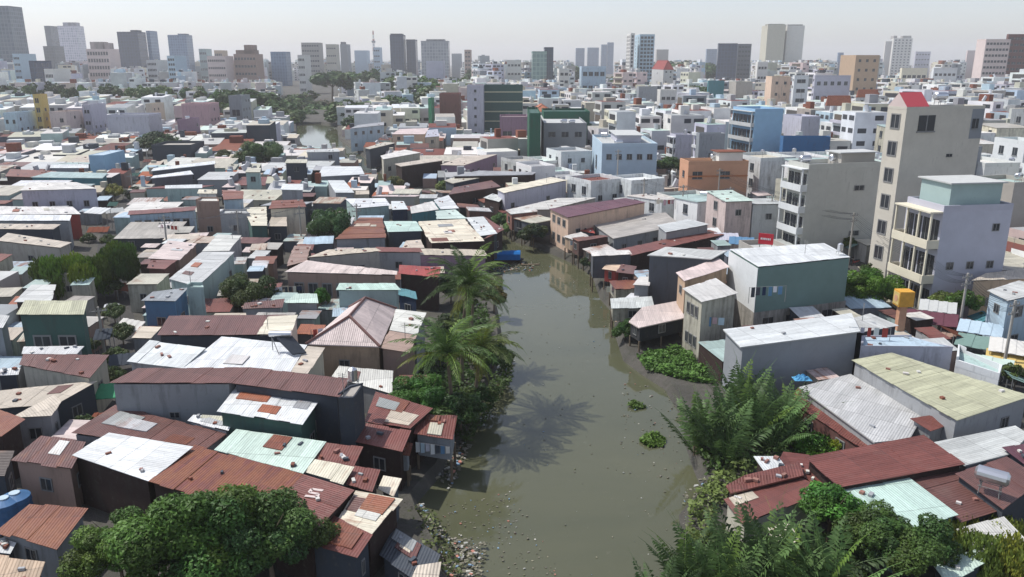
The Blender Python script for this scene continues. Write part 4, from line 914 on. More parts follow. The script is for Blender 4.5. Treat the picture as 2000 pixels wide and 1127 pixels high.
def sheds():
    pal = ['white','offwhite','lightgrey','stained','beige','rust','brown','redbrown','paleteal','concrete','grey','palepink','orangerust','paleblue']; wl_ = ['slate','darkgrey','darkbrown','grey','pinkbrown','concrete','bluegrey','paleteal','stained']
    y = 46.0
    while y < 330:
        st = 2.7 if y < 120 else (3.4 if y < 200 else 4.4)
        x = -(y*.78+16)
        while x < y*.78+16:
            big = R.random() < .45
            w, d = (st*R.uniform(1.2, 1.9), st*R.uniform(1.1, 1.8)) if big else (st*R.uniform(.7, 1.05), st*R.uniform(.7, 1.1)); a = math.radians(R.uniform(-8, 8)+(12 if x > 0 else 2))
            cx, cy = x+R.uniform(-.8, .8), y+R.uniform(-.8, .8); x += st*.8
            q = [(cx+u, cy+v) for u, v in (rot(-w/2, -d/2, a), rot(w/2, -d/2, a), rot(w/2, d/2, a), rot(-w/2, d/2, a))]
            if blocked(q): continue
            px, py = proj(cx, cy, 3)
            if not -400 < px < 2400: continue
            if any(inpoly(px, proj(cx, cy, GZ)[1], k) for k in KEEP): continue
            h = limit(q, R.uniform(2.6, 4.4) if not big else R.uniform(3.0, 5.2))
            if h < 1.9: continue
            if px > 1250 and py > 700 and h > 3.4: h = 3.0
            SHEDS.append((y, q, h, R.choice(pal), R.choice(wl_), px < 1000)); tonew(q)
        y += st*.8
KEEP = [[(1240,690),(1420,640),(1430,760),(1560,780),(1720,880),(1600,920),(1500,945),(1415,975),(1440,1030),(1500,1090),(1700,1060),(1750,1200),(1200,1200)],
        [(740,720),(790,660),(850,560),(960,480),(1010,700),(900,860),(840,830)], [(1000,440),(1100,500),(1230,700),(1180,700),(990,500)], [(60,490),(280,490),(280,590),(60,590)], [(120,930),(600,930),(640,1127),(100,1127)]]
sheds()
print('fills', len(FILLS), 'hand', len(THINGS), 'sheds', len(SHEDS))
CAP = 300
nh = sum(1 for t in THINGS if t['category'] == 'house')
def apx(f):
    Y, q, h, rc, wc, left = f
    xs = [proj(p[0], p[1], h)[0] for p in q]; return (max(xs)-min(xs))*(h*F/Y)
def inframe(f): px = proj(sum(p[0] for p in f[1])/4, sum(p[1] for p in f[1])/4, f[2])[0]; return -40 < px < 2040
FILLS.sort(key=lambda f: (not inframe(f), f[0]))
near = FILLS[:CAP-nh]; rest = FILLS[CAP-nh:]
for Y, q, h, rc, wc, left in near:
    storeys = 1 if h < 4.6 else (2 if h < 8 else (3 if h < 11 else 4))
    metal = left or R.random() < .35
    s = R.uniform(.5, 1.3) if left else R.uniform(.2, .7); sg = R.choice([0, 0, 0, 2])
    pts = [(p[0], p[1], h+(s if (i in (2, 3)) == (sg == 0) and metal else 0)) for i, p in enumerate(q)]
    o = build('tin_roofed_house' if metal else 'concrete_house', '', pts, wc, rc, roof='metal' if metal else 'flat', rust=R.uniform(0, .6)*(1 if rc not in ('white',) else .3), far=Y > 130,
          wl=None if left else (max(1, int(math.dist(q[0], q[3])/4)), storeys, 1.3, 1.5), foot=False, grime=R.uniform(.2, .8), patches=R.choice([0, 0, 1, 2]) if left else 0, ov=.25)
    o['_f'] = f'{Y:.1f}'
    sw = {1: 'single-storey', 2: 'two-storey', 3: 'three-storey', 4: 'four-storey'}[storeys]
    mx = sum(p[0] for p in q)/4; my = sum(p[1] for p in q)/4; x, y = proj(mx, my, h)
    best = min(LM, key=lambda l: (l[0]-x)**2+((l[1]-y)*2)**2)
    dx, dy = x-best[0], (y-best[1])*1.6
    dr = ('right of' if dx > 0 else 'left of') if abs(dx) > abs(dy) else ('in front of' if dy > 0 else 'behind')
    kind = f'{word(wc)} {sw} house with {word(rc)} roof' if metal else f'{word(wc)} {sw} house with flat {word(rc)} top'
    o['_k'] = kind; o['_d'] = f'{dr} {best[2]}'; o['_x'] = x
    o['group'] = 'ordinary houses of the left bank' if left else 'ordinary houses of the right bank'
SHEDS.sort(key=lambda f: (not inframe(f), f[0]))
near_sheds = SHEDS[:230]; rest += SHEDS[230:]
for Y, q, h, rc, wc, left in near_sheds:
    s = R.uniform(.1, .5)
    pts = [(p[0], p[1], h+(s if i in (2, 3) else 0)) for i, p in enumerate(q)]
    o = build('tin_shed', '', pts, wc, rc, cat='shed', rust=R.uniform(0, .7), far=Y > 130, foot=False, grime=R.uniform(.3, .9), ov=.15, wf=(1, 1, .8, .8, .4), wl=0, wr=0)
    mx = sum(p[0] for p in q)/4; my = sum(p[1] for p in q)/4; x, y = proj(mx, my, h)
    best = min(LM, key=lambda l: (l[0]-x)**2+((l[1]-y)*2)**2); dx, dy = x-best[0], (y-best[1])*1.6
    dr = ('right of' if dx > 0 else 'left of') if abs(dx) > abs(dy) else ('in front of' if dy > 0 else 'behind')
    o['_k'] = f'small {word(wc)} shed with {word(rc)} roof'; o['_d'] = f'{dr} {best[2]}'; o['_x'] = x; o['_f'] = ''
    o['group'] = 'small tin sheds between the houses'
def finish_fill_labels():
    ords = ['first', 'second', 'third', 'fourth', 'fifth', 'sixth', 'seventh', 'eighth', 'ninth', 'tenth']
    g = {}
    for t in THINGS:
        if '_k' in t: g.setdefault((t['_k'], t['_d']), []).append(t)
    for (k, d), l in g.items():
        l.sort(key=lambda t: t['_x'])
        for i, t in enumerate(l):
            t['label'] = f'{k} {d}' + (f', {ords[min(i, 9)]} from left' if len(l) > 1 else '')
            for u, v in ((' with ', ', '), ('single-storey ', ''), ('two-storey ', ''), ('three-storey ', ''), ('small ', ''), (' the ', ' '), ('flat ', '')):
                if len(t['label'].replace('-', ' ').split()) > 16: t['label'] = t['label'].replace(u, v)
            for kk in ('_k', '_d', '_x', '_f'): del t[kk]
finish_fill_labels()
# the rest of the town, far beyond counting: one object
def town():
    b = MB()
    for Y, q, h, rc, wc, left in rest:
        w = rgb(wc, .12); r = rgb(rc, .12)
        n = 4
        sl = R.uniform(.3, 1.2) if left and Y < 420 else 0
        zt = [h, h, h+sl, h+sl]
        b.face([(*p, z) for p, z in zip(q, zt)], col=r)
        for i in range(n):
            j = (i+1) % n
            b.face([(*q[i], GZ), (*q[j], GZ), (*q[j], zt[j]), (*q[i], zt[i])], col=w)
        cx = sum(p[0] for p in q)/4; cy = sum(p[1] for p in q)/4
        # parapet or roof hut
        if R.random() < .75:
            k = R.uniform(.15, .42); ox, oy = R.uniform(-.3, .3), R.uniform(0, .4)
            q2 = [(cx+(p[0]-cx)*k+ox*(1-k)*6, cy+(p[1]-cy)*k+oy*(1-k)*6) for p in q]
            hh = R.uniform(1.0, 2.6); b.prism(q2, [h+.01]*4, [h+hh]*4, col=rgb(R.choice(['offwhite','grey','lightgrey','rust','stained','white','slate','paleblue']), .1), bottom=False)
        if R.random() < .35:
            b.tube((cx+R.uniform(-1, 1), cy+R.uniform(-1, 1), h), (cx, cy, h+1.7), .6, n=6, col=(.5, .51, .53))
        # openings, floor by floor, on the sides turned to the canal and to us
        for i in ((0, 3) if not left or Y > 400 else (0,)):
            a, c = q[i], q[(i+1) % 4]; ln = math.dist(a, c); dx, dy = (c[0]-a[0])/ln, (c[1]-a[1])/ln; nx, ny = dy, -dx
            rows = max(1, int(h/3.3)); cols = max(1, int(ln/(3.2 if Y < 700 else 4.5)))
            if i == 0 and R.random() < .45: continue
            if i == 3 and R.random() < .6:
                wc2 = rgb(R.choice(['white', 'offwhite', 'white', 'lavender', 'cream', 'paleblue']), .1)
                for rr in range(rows):
                    z = GZ+(h-GZ)*(rr+1)/rows-.02; fh = (h-GZ)/rows
                    if R.random() < .8:
                        o_ = R.uniform(.4, 1.1); f_ = lambda t, o2: (a[0]+dx*t+nx*o2, a[1]+dy*t+ny*o2)
                        b.prism([f_(.1, o_), f_(ln-.1, o_), f_(ln-.1, .02), f_(.1, .02)], [z-fh-.1+.2]*4, [z-fh+.85]*4, col=wc2)
                    t0 = ln*R.uniform(.08, .2); t1 = ln*R.uniform(.8, .92); p1 = (a[0]+dx*t0+nx*.06, a[1]+dy*t0+ny*.06); p2 = (a[0]+dx*t1+nx*.06, a[1]+dy*t1+ny*.06)
                    b.face([(*p1, z-fh*.95), (*p2, z-fh*.95), (*p2, z-fh*.25), (*p1, z-fh*.25)], col=R.choice([(.05, .05, .055), (.09, .085, .08), (.12, .1, .08), (.04, .05, .06)]))
                continue
            for rr in range(rows):
                for cc in range(cols):
                    if R.random() < .25: continue
                    t = ln*(cc+.5)/cols; z = GZ+(h-GZ)*(rr+.55)/rows; ww = R.uniform(.5, .8)*min(1.8, ln/cols/2*1.2); hh = .62
                    p1 = (a[0]+dx*(t-ww)+nx*.06, a[1]+dy*(t-ww)+ny*.06); p2 = (a[0]+dx*(t+ww)+nx*.06, a[1]+dy*(t+ww)+ny*.06)
                    b.face([(*p1, z-hh), (*p2, z-hh), (*p2, z+hh), (*p1, z+hh)], col=(.06, .065, .075))
    me = b.mesh('far_houses', [M['attr']])
    o = structure('far_houses', me, kind='stuff'); o['label'] = 'dense mass of far white and grey city houses below the skyline'
town()
# ================================================================ plants
def quads_mesh(name, V, C, mats, extra=None, smooth=False):
    """V (n,4,3) corner positions, C (n,3) colours"""
    n = len(V); me = bpy.data.meshes.new(name)
    me.vertices.add(4*n); me.vertices.foreach_set('co', V.reshape(-1).astype(np.float32))
    me.loops.add(4*n); me.loops.foreach_set('vertex_index', np.arange(4*n, dtype=np.int32))
    me.polygons.add(n); me.polygons.foreach_set('loop_start', np.arange(0, 4*n, 4, dtype=np.int32)); me.polygons.foreach_set('loop_total', np.full(n, 4, dtype=np.int32))
    ca = me.color_attributes.new('Col', 'FLOAT_COLOR', 'CORNER')
    cc = np.ones((n, 4, 4), np.float32); cc[:, :, :3] = C[:, None, :]; ca.data.foreach_set('color', cc.reshape(-1))
    for m in mats: me.materials.append(m)
    me.update(calc_edges=True); return me
def crown_mesh(seed, leaves, leaf, nl=26, shape='round', lob=.34):
    r = np.random.default_rng(seed)
    # lobe centres over an uneven ellipsoid
    lob = lob*.9; d = r.normal(size=(nl, 3)); d /= np.linalg.norm(d, axis=1)[:, None]; d[:, 2] = np.abs(d[:, 2])*.95-.22
    rad = r.uniform(.30, .90, nl)[:, None]; ctr = d*rad; ctr[:, 2] = ctr[:, 2]*.85+.62
    if shape == 'willow': ctr[:, 2] += .08
    lr = r.uniform(lob*.6, lob*1.15, nl)
    w = lr**2; w /= w.sum(); k = r.choice(nl, leaves, p=w)
    v = r.normal(size=(leaves, 3)); v /= np.linalg.norm(v, axis=1)[:, None]
    rr = lr[k]*(r.uniform(.55, 1.0, leaves)**.5)*(1+.13*np.sin(v[:, 0]*9+k)*np.cos(v[:, 1]*8+k*2))
    p = ctr[k]+v*rr[:, None]*np.array([1, 1, .85])
    if shape == 'willow': p[:, 2] -= r.uniform(0, .22, leaves)**1.3
    nrm = v+r.normal(scale=.55, size=(leaves, 3))+np.array([0, 0, .35]); nrm /= np.linalg.norm(nrm, axis=1)[:, None]
    t = np.cross(nrm, r.normal(size=(leaves, 3))); t /= np.linalg.norm(t, axis=1)[:, None]
    if shape == 'willow': t = t*.35+np.array([0, 0, -1.0]); t /= np.linalg.norm(t, axis=1)[:, None]; nrm = np.cross(t, np.cross(nrm, t)); nrm /= np.linalg.norm(nrm, axis=1)[:, None]
    bt = np.cross(nrm, t); s = leaf*r.uniform(.6, 1.35, leaves)[:, None]
    wid = .28 if shape == 'willow' else .5
    V = np.stack([p-t*s, p-t*s*.1-bt*s*wid, p+t*s, p-t*s*.1+bt*s*wid], 1)
    lc = r.uniform(.6, 1.25, nl)[k]; c = lc*r.uniform(.75, 1.3, leaves)
    yel = r.uniform(.85, 1.25, nl)[k]
    C = np.stack([c*yel, c*np.ones(leaves), c*.9/yel], 1)
    return quads_mesh('crown', V, C, [M['leaf']])
def trunk_mesh(seed, hgt=.7, r0=.06, nb=7):
    r = random.Random(seed); b = MB(); p = Vector((0, 0, 0)); d = Vector((r.uniform(-.1, .1), r.uniform(-.1, .1), 1)); rad = r0
    seg = 5; nodes = []
    for i in range(seg):
        q = p+d.normalized()*(hgt/seg); b.tube(p, q, rad, rad*.88, n=8, caps=False); rad *= .88; p = q; d += Vector((r.uniform(-.12, .12), r.uniform(-.12, .12), 0)); nodes.append((p.copy(), rad))
    for i in range(nb):
        s, rr = nodes[r.randint(2, 4)]; a = 2*math.pi*i/nb+r.uniform(-.3, .3); e = s+Vector((math.cos(a)*.33, math.sin(a)*.33, r.uniform(.2, .42)))
        b.tube(s, e, rr*.6, rr*.35, n=5, caps=False); e2 = e+Vector((math.cos(a+.4)*.22, math.sin(a+.4)*.22, r.uniform(.05, .3))); b.tube(e, e2, rr*.35, rr*.12, n=4, caps=False)
    return b.mesh('trunk', [M['bark']], True)
CR = {'hi': crown_mesh(1, 64000, .0215, 56, lob=.25), 'hi2': crown_mesh(2, 32000, .028, 40, lob=.27), 'mid1': crown_mesh(3, 7000, .06, 28), 'mid2': crown_mesh(4, 7000, .06, 24),
      'willow': crown_mesh(5, 26000, .05, 34, 'willow', .3), 'low1': crown_mesh(6, 1700, .115, 18), 'low2': crown_mesh(7, 1700, .115, 22), 'low3': crown_mesh(8, 1500, .12, 14)}
TK = [trunk_mesh(i) for i in range(3)]
def tree(label, x, y, D=None, r=3.0, top=None, kind='mid1', col='3a5224', sq=1.0, group=None, name='leafy_tree', j=.12, zscale=None, base=GZ):
    """crown centre seen at pixel x; r metres crown radius; top = crown top height"""
    top = top or r*1.9
    if D is None: q = P(x, y, top*.6); X, Y = q[0], q[1]
    else: Y = D; X = (x-1000)/F*(D*CT+(H-top*.6)*ST)
    zt = top-base; cz = r*sq
    o = thing(name, label, 'tree' if 'bush' not in name else 'bush', (X, Y, base), group)
    rz = R.uniform(0, 6.28)
    tk = R.choice(TK); th = max(.4, (zt-cz*1.15))
    obj('trunk', tk, o, (0, 0, 0), rz, (r*.85, r*.85, (th+.35*cz)/.7*.8), None)
    obj('crown', CR[kind], o, (0, 0, zt-1.5*cz), rz, (r, r, cz), rgb(col, j))
    return o
def frond(b, base, az, L_, up, droop, wid, col, n=23, seed=0, vee=.25, lw=.3, dr_=(.25, .75)):
    r = random.Random(seed); d = Vector((math.cos(az), math.sin(az), 0)); side = Vector((-d.y, d.x, 0))
    p = Vector(base); ang = up; st = L_/n; prev = p; tw = r.uniform(-.5, .5)
    for i in range(n):
        t = i/n; ang = up-droop*(t**1.35)
        f = d*math.cos(ang)+Vector((0, 0, math.sin(ang))); q = p+f*st
        if i % 3 == 0: b.tube(p, p+f*st*3, .035*(1-t)+.008, .035*(1-t)+.006, n=3, caps=False, col=tuple(c*1.6 for c in col))
        nrm = side.cross(f).normalized()
        l = wid*math.sin(min(1, (t+.08)*1.05)*math.pi)**.55*(1-.25*t)
        for s in (-1, 1):
            dr = side*s*.8+f*.62-Vector((0, 0, 1))*r.uniform(*dr_)+nrm*vee*-.2
            dr.normalize(); ll = l*r.uniform(.8, 1.1); e = q+dr*ll; w = f*(st*lw)
            k = r.uniform(.75, 1.25); cc = tuple(c*k for c in col)
            m = q+dr*ll*.5-Vector((0, 0, ll*.03))
            b.face([q-w, m-w*.9, e-Vector((0, 0, ll*.16)), m+w*.9+f*.01], col=cc)
        p = q
def palm_mesh(seed, nf=24, L_=4.2):
    b = MB(); r = random.Random(seed)
    for i in range(nf):
        lay = i/nf; az = i*2.399+r.uniform(-.25, .25); up = 1.38-lay*1.35+r.uniform(-.12, .12)
        dead = lay > .88; kk = r.uniform(.6, 1.4); c = (1.7, 1.1, .55) if dead else ((1.45, 1.35, .8) if r.random() < .2 else (kk, kk, kk))
        frond(b, (0, 0, 0), az, L_*r.uniform(.85, 1.08)*(.9 if dead else 1), up, 1.45+r.uniform(-.25, .45), .85, c, n=26, seed=seed*100+i, lw=.42, dr_=(.05, .4))
    for i in range(9):
        a = i*.9; b.tube((math.cos(a)*.3, math.sin(a)*.3, -.35), (math.cos(a)*.42, math.sin(a)*.42, -.6), .15, .12, n=6, col=(1.3, 1.3, .6))
    return b.mesh('crown', [M['leaf']])
def palm(label, X, Y, h, lean=(0, 0), seed=1, L_=4.2, base=GZ, col='4a6033', nf=24):
    o = thing('coconut_palm', label, 'palm tree', (X, Y, base), 'coconut palms on the left bank'); b = MB(); p = Vector((0, 0, -.3)); n = 12
    for i in range(n):
        t = (i+1)/n; q = Vector((lean[0]*t**1.6, lean[1]*t**1.6, (h-base)*t)); b.tube(p, q, .2-.08*t, .19-.08*t, n=8, caps=False); p = q
    obj('trunk', b.mesh('trunk', [M['bark']], True), o)
    obj('crown', palm_mesh(seed, nf, L_), o, (lean[0], lean[1], h-base), 0, color=rgb(col, .05))
def nipa_mesh(seed, nf=16, L_=6.4):
    b = MB(); r = random.Random(seed)
    for i in range(nf):
        az = r.uniform(0, 6.28); up = r.uniform(1.0, 1.56); kk = r.uniform(.5, 1.3); c = (1.4, 1.3, .8) if r.random() < .12 else (kk, kk, kk)
        frond(b, (r.uniform(-.5, .5), r.uniform(-.5, .5), 0), az, L_*r.uniform(.75, 1.1), up, r.uniform(.25, 1.1), 1.15, c, n=28, seed=seed*50+i, lw=.5)
    return b.mesh('fronds', [M['leaf']])
NP = [nipa_mesh(s) for s in (3, 4, 5)]
def nipa(label, x, y, s=1.0, i=0, base=.6, col='567040'):
    q = P(x, y, base); o = thing('nipa_palm', label, 'palm', q, 'nipa palms on the right bank'); obj('fronds', NP[i % 3], o, (0, 0, 0), i*1.7, (s, s, s), rgb(col, .1))
    b = MB()
    for k in range(5): b.tube((math.cos(k)*.3, math.sin(k)*.3, -.7), (math.cos(k)*.4, math.sin(k)*.4, .6), .12, .08, n=5)
    obj('stem', b.mesh('stem', [M['bark']]), o)
def weeds(label, pts, dens, hgt, col='5a8a34', name='weed_patch', z=.05, seed=1, leaf=.16, cat='plants', kind=None):
    poly = [P(*p, z)[:2] for p in pts]; r = np.random.default_rng(seed)
    x0, x1 = min(p[0] for p in poly), max(p[0] for p in poly); y0, y1 = min(p[1] for p in poly), max(p[1] for p in poly)
    n = int((x1-x0)*(y1-y0)*dens); xs = r.uniform(x0, x1, n); ys = r.uniform(y0, y1, n)
    bump = .5+.5*np.sin(xs*1.9+seed)*np.cos(ys*1.6)
    m = [inpoly(a, b, poly) for a, b in zip(xs, ys)]; m = np.array(m); xs, ys, bump = xs[m], ys[m], bump[m]; n = len(xs)
    p = np.stack([xs, ys, r.uniform(0, 1, n)*hgt*(.35+bump)], 1)
    nr = r.normal(size=(n, 3))*.6+np.array([0, 0, 1]); nr /= np.linalg.norm(nr, axis=1)[:, None]
    t = np.cross(nr, r.normal(size=(n, 3))); t /= np.linalg.norm(t, axis=1)[:, None]; bt = np.cross(nr, t); s = leaf*r.uniform(.6, 1.4, n)[:, None]
    c0 = np.array([p[:, 0].mean(), p[:, 1].mean(), 0]); p = p-c0
    V = np.stack([p-t*s, p-bt*s*.6, p+t*s, p+bt*s*.6], 1); k = r.uniform(.65, 1.35, n)*(.8+.4*bump); C = np.stack([k, k, k*.8], 1)
    me = quads_mesh('leaves', V, C, [M['leaf']])
    o = obj(name, me, None, (c0[0], c0[1], z), color=rgb(col)); o['label'] = label
    if kind: o['kind'] = kind
    else: o['category'] = cat; THINGS.append(o)
    return o
# --- individual plants
tree('big dense dark green tree filling the bottom left corner', 385, 1030, r=5.6, top=9.0, kind='hi', col='4e7030', sq=1.0)
tree('dark leafy tree behind the big one at the bottom edge, left side', 232, 1078, r=2.8, top=6.4, kind='hi2', col='587832', sq=.9)
tree('smaller dark tree at the right flank of the big bottom left tree', 525, 1050, r=3.6, top=7.0, kind='hi2', col='466434', sq=.9)
tree('yellow-green willowy tree above the green-grey box house', 142, 526, r=5.6, top=8.4, kind='willow', col='5e7a2c', sq=1.05)
tree('darker willowy tree joined to the yellow-green one', 226, 508, r=4.6, top=8.8, kind='willow', col='4a6628', sq=1.15)
tree('round shade tree right of the stepped pale grey roofs', 484, 566, r=4.0, top=7.0, kind='hi2', col='43562c', sq=1.05)
tree('dark round tree behind the rust patched orange roof', 650, 434, r=4.6, top=8.8, kind='hi2', col='3a5830', sq=1.2)
tree('small slender green tree beside the hip roofed house', 628, 590, r=1.2, top=5.6, kind='mid1', col='4a7a2c', sq=1.6)
tree('rounded dark tree beyond the teal sided house', 512, 300, D=228, r=7.6, top=10, kind='hi2', col='40602f', sq=.85)
tree('spreading dark tree left of the dark grey block', 308, 268, D=262, r=7.4, top=9.5, kind='mid1', col='3c5230', sq=.75)
tree('bright green dense tree behind the orange signboard', 1700, 578, D=90, r=4.2, top=7.6, kind='hi2', col='4e7426', sq=.95)
tree('leafy green tree at the bottom right in front of the mint roof', 1758, 1062, r=3.4, top=6.2, kind='hi2', col='46622e', sq=.85)
tree('bright green small tree left of the leafy bottom right tree', 1622, 1000, r=2.2, top=5.2, kind='mid1', col='4a7a30', sq=.8)
tree('feathery yellow-green bamboo like tree in the bottom right corner', 1975, 1085, r=4.6, top=5.0, kind='willow', col='6a7a38', sq=.8)
tree('broad mango tree under the coconut palms on the left bank', 822, 775, r=3.3, top=5.4, kind='hi2', col='3e6426', sq=.8)
tree('second mango crown leaning to the water under the palms', 900, 800, r=2.6, top=4.6, kind='mid2', col='35502a', sq=.8)
tree('round green tree between the pale blue box house and the orange house', 1310, 306, D=205, r=4.2, top=7.5, kind='mid1', col='46602e', sq=.8)
tree('dark bank tree overhanging the water below the white roof', 1038, 452, r=2.7, top=5.2, kind='mid2', col='3c4e30', sq=1.0)
tree('pale green bank bush left of the overhanging dark tree', 1000, 440, r=1.9, top=3.6, kind='mid1', col='64864a', name='bank_bush')
tree('green bush on the canal bend beside the border roof', 975, 428, r=2.2, top=4.2, kind='mid1', col='5a7c44', name='bank_bush')
tree('round dark bush at the foot of the pink waterside wall', 1153, 510, r=1.5, top=2.9, kind='mid2', col='33482a', name='bank_bush')
tree('climbing shrub on the bank left of the weedy shack', 1222, 640, r=1.5, top=3.6, kind='mid1', col='4a6a34', name='bank_bush', sq=1.3)
tree('trailing shrub by the water under the narrow canopy', 1216, 600, r=1.1, top=2.5, kind='mid2', col='5a7840', name='bank_bush')
tree('rounded shrub right of the nipa palms below the ribbed roof', 1600, 862, r=2.2, top=3.0, kind='mid1', col='4c7a24', name='bank_bush')
tree('yellow-green shrub by the long red ribbed roof', 1640, 868, r=1.3, top=2.7, kind='mid2', col='7a8c2c', name='bank_bush')
tree('small street tree among the awnings at right', 1878, 600, D=84, r=2.0, top=6.6, kind='mid2', col='4a6a2c', sq=1.2)
tree('small yellowish street tree before the lavender balcony house', 1838, 588, D=86, r=1.8, top=5.6, kind='mid1', col='6a7a3c')
tree('vine shrub in the terrace beside the four-storey balcony house', 1600, 470, D=112, r=2.2, top=5.2, kind='mid1', col='7a8a4a', name='bank_bush')
tree('palm-green shrub at the end of the white brown house', 868, 375, D=178, r=2.4, top=5.0, kind='mid2', col='6a7c48', name='bank_bush')
tree('pale dry bush on the left bank at the canal bend', 772, 362, D=186, r=2.6, top=5, kind='mid2', col='6a7048', name='bank_bush')
for i, (x, y, r_) in enumerate(((188,268,2.2),(206,262,2.6),(228,266,2.2),(250,268,2.4))):
    tree(('first','second','third','fourth')[i]+' banana clump from left below the lavender gable house', x, y, D=255, r=r_, top=5.4, kind='mid1', col='5c6c38', group='banana clumps')
for i, (x, y, w) in enumerate(((212,470,'topmost'),(222,610,'upper middle'),(238,650,'middle'),(226,700,'lower middle'),(214,735,'lowest'))):
    tree(f'{w} shrub growing in the dark alley left of the cream-ended brown roof', x, y, r=1.5, top=3.6, kind='mid1', col='55683c', group='shrubs in the alley', name='alley_bush')
tree('yellow flowering shrub at the top of the dark alley', 222, 372, r=2.4, top=5.2, kind='mid1', col='8c8a44', name='alley_bush')
tree('dark shrub midway along the alley', 262, 378, r=2.6, top=5.4, kind='mid2', col='303c2c', name='alley_bush')
tree('small bush below the small pale houses beyond the alley', 436, 295, D=235, r=3.0, top=6, kind='mid2', col='4a5434')
# distant trees: left row, river grove, far ridges
def grove(label, spec, group):
    for i, (x, yt, D, r) in enumerate(spec):
        top = max(6, zat(yt, D)); r = r*(.7 if 'left row' in label else 1.0)
        lb_ = label
        best = min(LM, key=lambda l: (l[0]-x)**2+(l[1]-yt)**2)
        tree(f'{lb_} {"right" if x > best[0] else "left"} of {best[2]}', x, yt, D=D, r=r, top=top, kind=R.choice(['low1', 'low2', 'low3']), col=R.choice(['3f5a2c', '46622f', '3a5029', '506a38']), group=group, sq=min(1.3, max(.7, top/r/1.9)), name='distant_tree')
grove('dark tree in the left row', [(24,150,470,13),(66,156,460,10),(98,152,465,13),(140,158,450,9),(165,160,455,11),(213,156,450,12),(268,160,440,10),(285,156,450,12),(312,150,455,15),(380,152,460,12),(402,162,440,13),(430,168,420,10)], 'dark trees in the left row')
grove('grove tree by the river', [(478,156,440,14),(500,168,420,16),(528,166,540,22),(545,190,430,13),(575,176,560,20),(600,170,570,22),(622,182,540,16),(556,206,400,10),(590,208,470,11),(640,186,520,16),(662,208,390,8),(690,186,400,14),(720,182,410,15),(745,192,400,13),(765,180,420,12),(470,185,400,10),(700,215,330,7)], 'river grove trees')
grove('far tree on the river bend', [(648,122,620,20),(690,126,680,17),(715,134,640,16),(745,128,700,18),(790,138,560,17),(815,142,540,14),(850,148,480,13),(872,150,470,13),(902,136,640,14),(935,124,800,19),(795,160,470,14),(842,166,430,10),(990,118,950,20),(1005,116,980,19)], 'far trees on the river bend')
grove('far ridge tree', [(1090,116,900,20),(1112,120,880,15),(1140,122,860,14),(1198,134,620,15),(1194,150,560,12),(1290,116,900,18),(1310,114,950,22),(1335,113,940,24),(1360,114,930,24),(1384,118,920,22),(1400,122,900,16),(1362,152,500,11),(1376,160,480,12),(1084,118,920,12)], 'far ridge trees')
# coconut palms
palm('tallest coconut palm leaning over the canal from the left bank', -4.7, 69.5, 11.0, (.7, -1.5), 7, 5.4, nf=30)
palm('lower coconut palm with spreading fronds in front of the tall one', -4.9, 60.8, 7.6, (-.3, -1.0), 8, 5.2, nf=28, col='526c38')
palm('coconut palm with yellowing drooping fronds nearest the water', -3.2, 63.5, 6.8, (.6, -.4), 9, 4.7, nf=24, col='5a6a34')
palm('short coconut palm behind the tall one near the dark red roof', -4.2, 76.0, 7.5, (.4, 0), 10, 4.3, nf=22, col='465a30')
tree('dark tree filling the gap between the two palm crowns', 880, 640, r=2.6, top=5.0, kind='mid2', col='33482a', sq=.9)
tree('green tree hanging over the water right of the palms', 962, 690, r=2.3, top=4.0, kind='mid1', col='48602e', sq=.9)
tree('dark leafy tree at the water below the spreading palm', 925, 770, r=2.2, top=3.8, kind='mid2', col='3c5428', sq=.9)
tree('dim green tree under the tall palm beside the dark red roof', 880, 560, r=2.4, top=5.0, kind='mid1', col='3a4e2a', sq=.9)
tree('brownish green bank tree behind the tall palm near the water', 965, 580, r=2.0, top=4.6, kind='mid2', col='54502e', sq=1.0)
# nipa palms
for i, (x, y, s, w) in enumerate(((1365,885,.86,'leftmost nipa clump over the water on the right bank'),(1420,905,.95,'dark nipa clump second from left above the brown lean-to'),(1465,865,1.0,'tall nipa clump in the middle of the right bank'),(1440,820,.95,'rear nipa clump against the long grey walled house'),(1510,880,.9,'nipa clump touching the brown lean-to roof'),(1545,845,.75,'rightmost small nipa clump below the ribbed roof'))):
    nipa(w, x, y, s, i)
for i, (x, y, s, w) in enumerate(((1345,1165,.78,'bottom edge nipa frond clump leftmost by the water'),(1405,1190,.85,'second bottom edge nipa clump from the left'),(1470,1180,.95,'tall bottom edge nipa clump under the brown lean-to'),(1535,1190,.98,'fourth bottom edge nipa clump from the left'),(1610,1200,.95,'rightmost bottom edge nipa clump beside the leafy tree'),(1290,1210,.6,'low bottom edge nipa fronds reaching into the water'))):
    nipa(w, x, y, s, i+2)
weeds('bright green weed mat on the right bank below the timber shack', [(1244,700),(1270,690),(1330,685),(1352,700),(1378,730),(1400,752),(1352,748),(1300,735),(1262,722)], 150, .7, '56783c', z=.75)
weeds('larger floating hyacinth mat in mid canal by the nipa palms', [(1248,862),(1262,848),(1285,848),(1300,860),(1296,872),(1268,874)], 150, .25, '54702e', name='floating_plants')
weeds('small floating hyacinth mat above the larger one', [(1225,792),(1238,784),(1255,788),(1262,796),(1240,800)], 150, .25, '546c34', name='floating_plants')
weeds('dull green scrub over the rubbish heap below the brown lean-to', [(1345,985),(1400,925),(1450,915),(1480,925),(1430,960),(1400,1010),(1380,1080),(1340,1075)], 60, .9, '6a7a48', seed=4, z=.7)
weeds('thin scrub and litter along the lower left bank', [(786,985),(850,1000),(880,1060),(905,1127),(850,1127),(815,1040)], 26, .35, '5a6440', seed=5, z=.6)
weeds('scrub strip between left bank shacks and the palms', [(880,850),(930,790),(985,715),(1005,735),(960,810),(915,870)], 50, .8, '44582e', seed=6, z=.7)
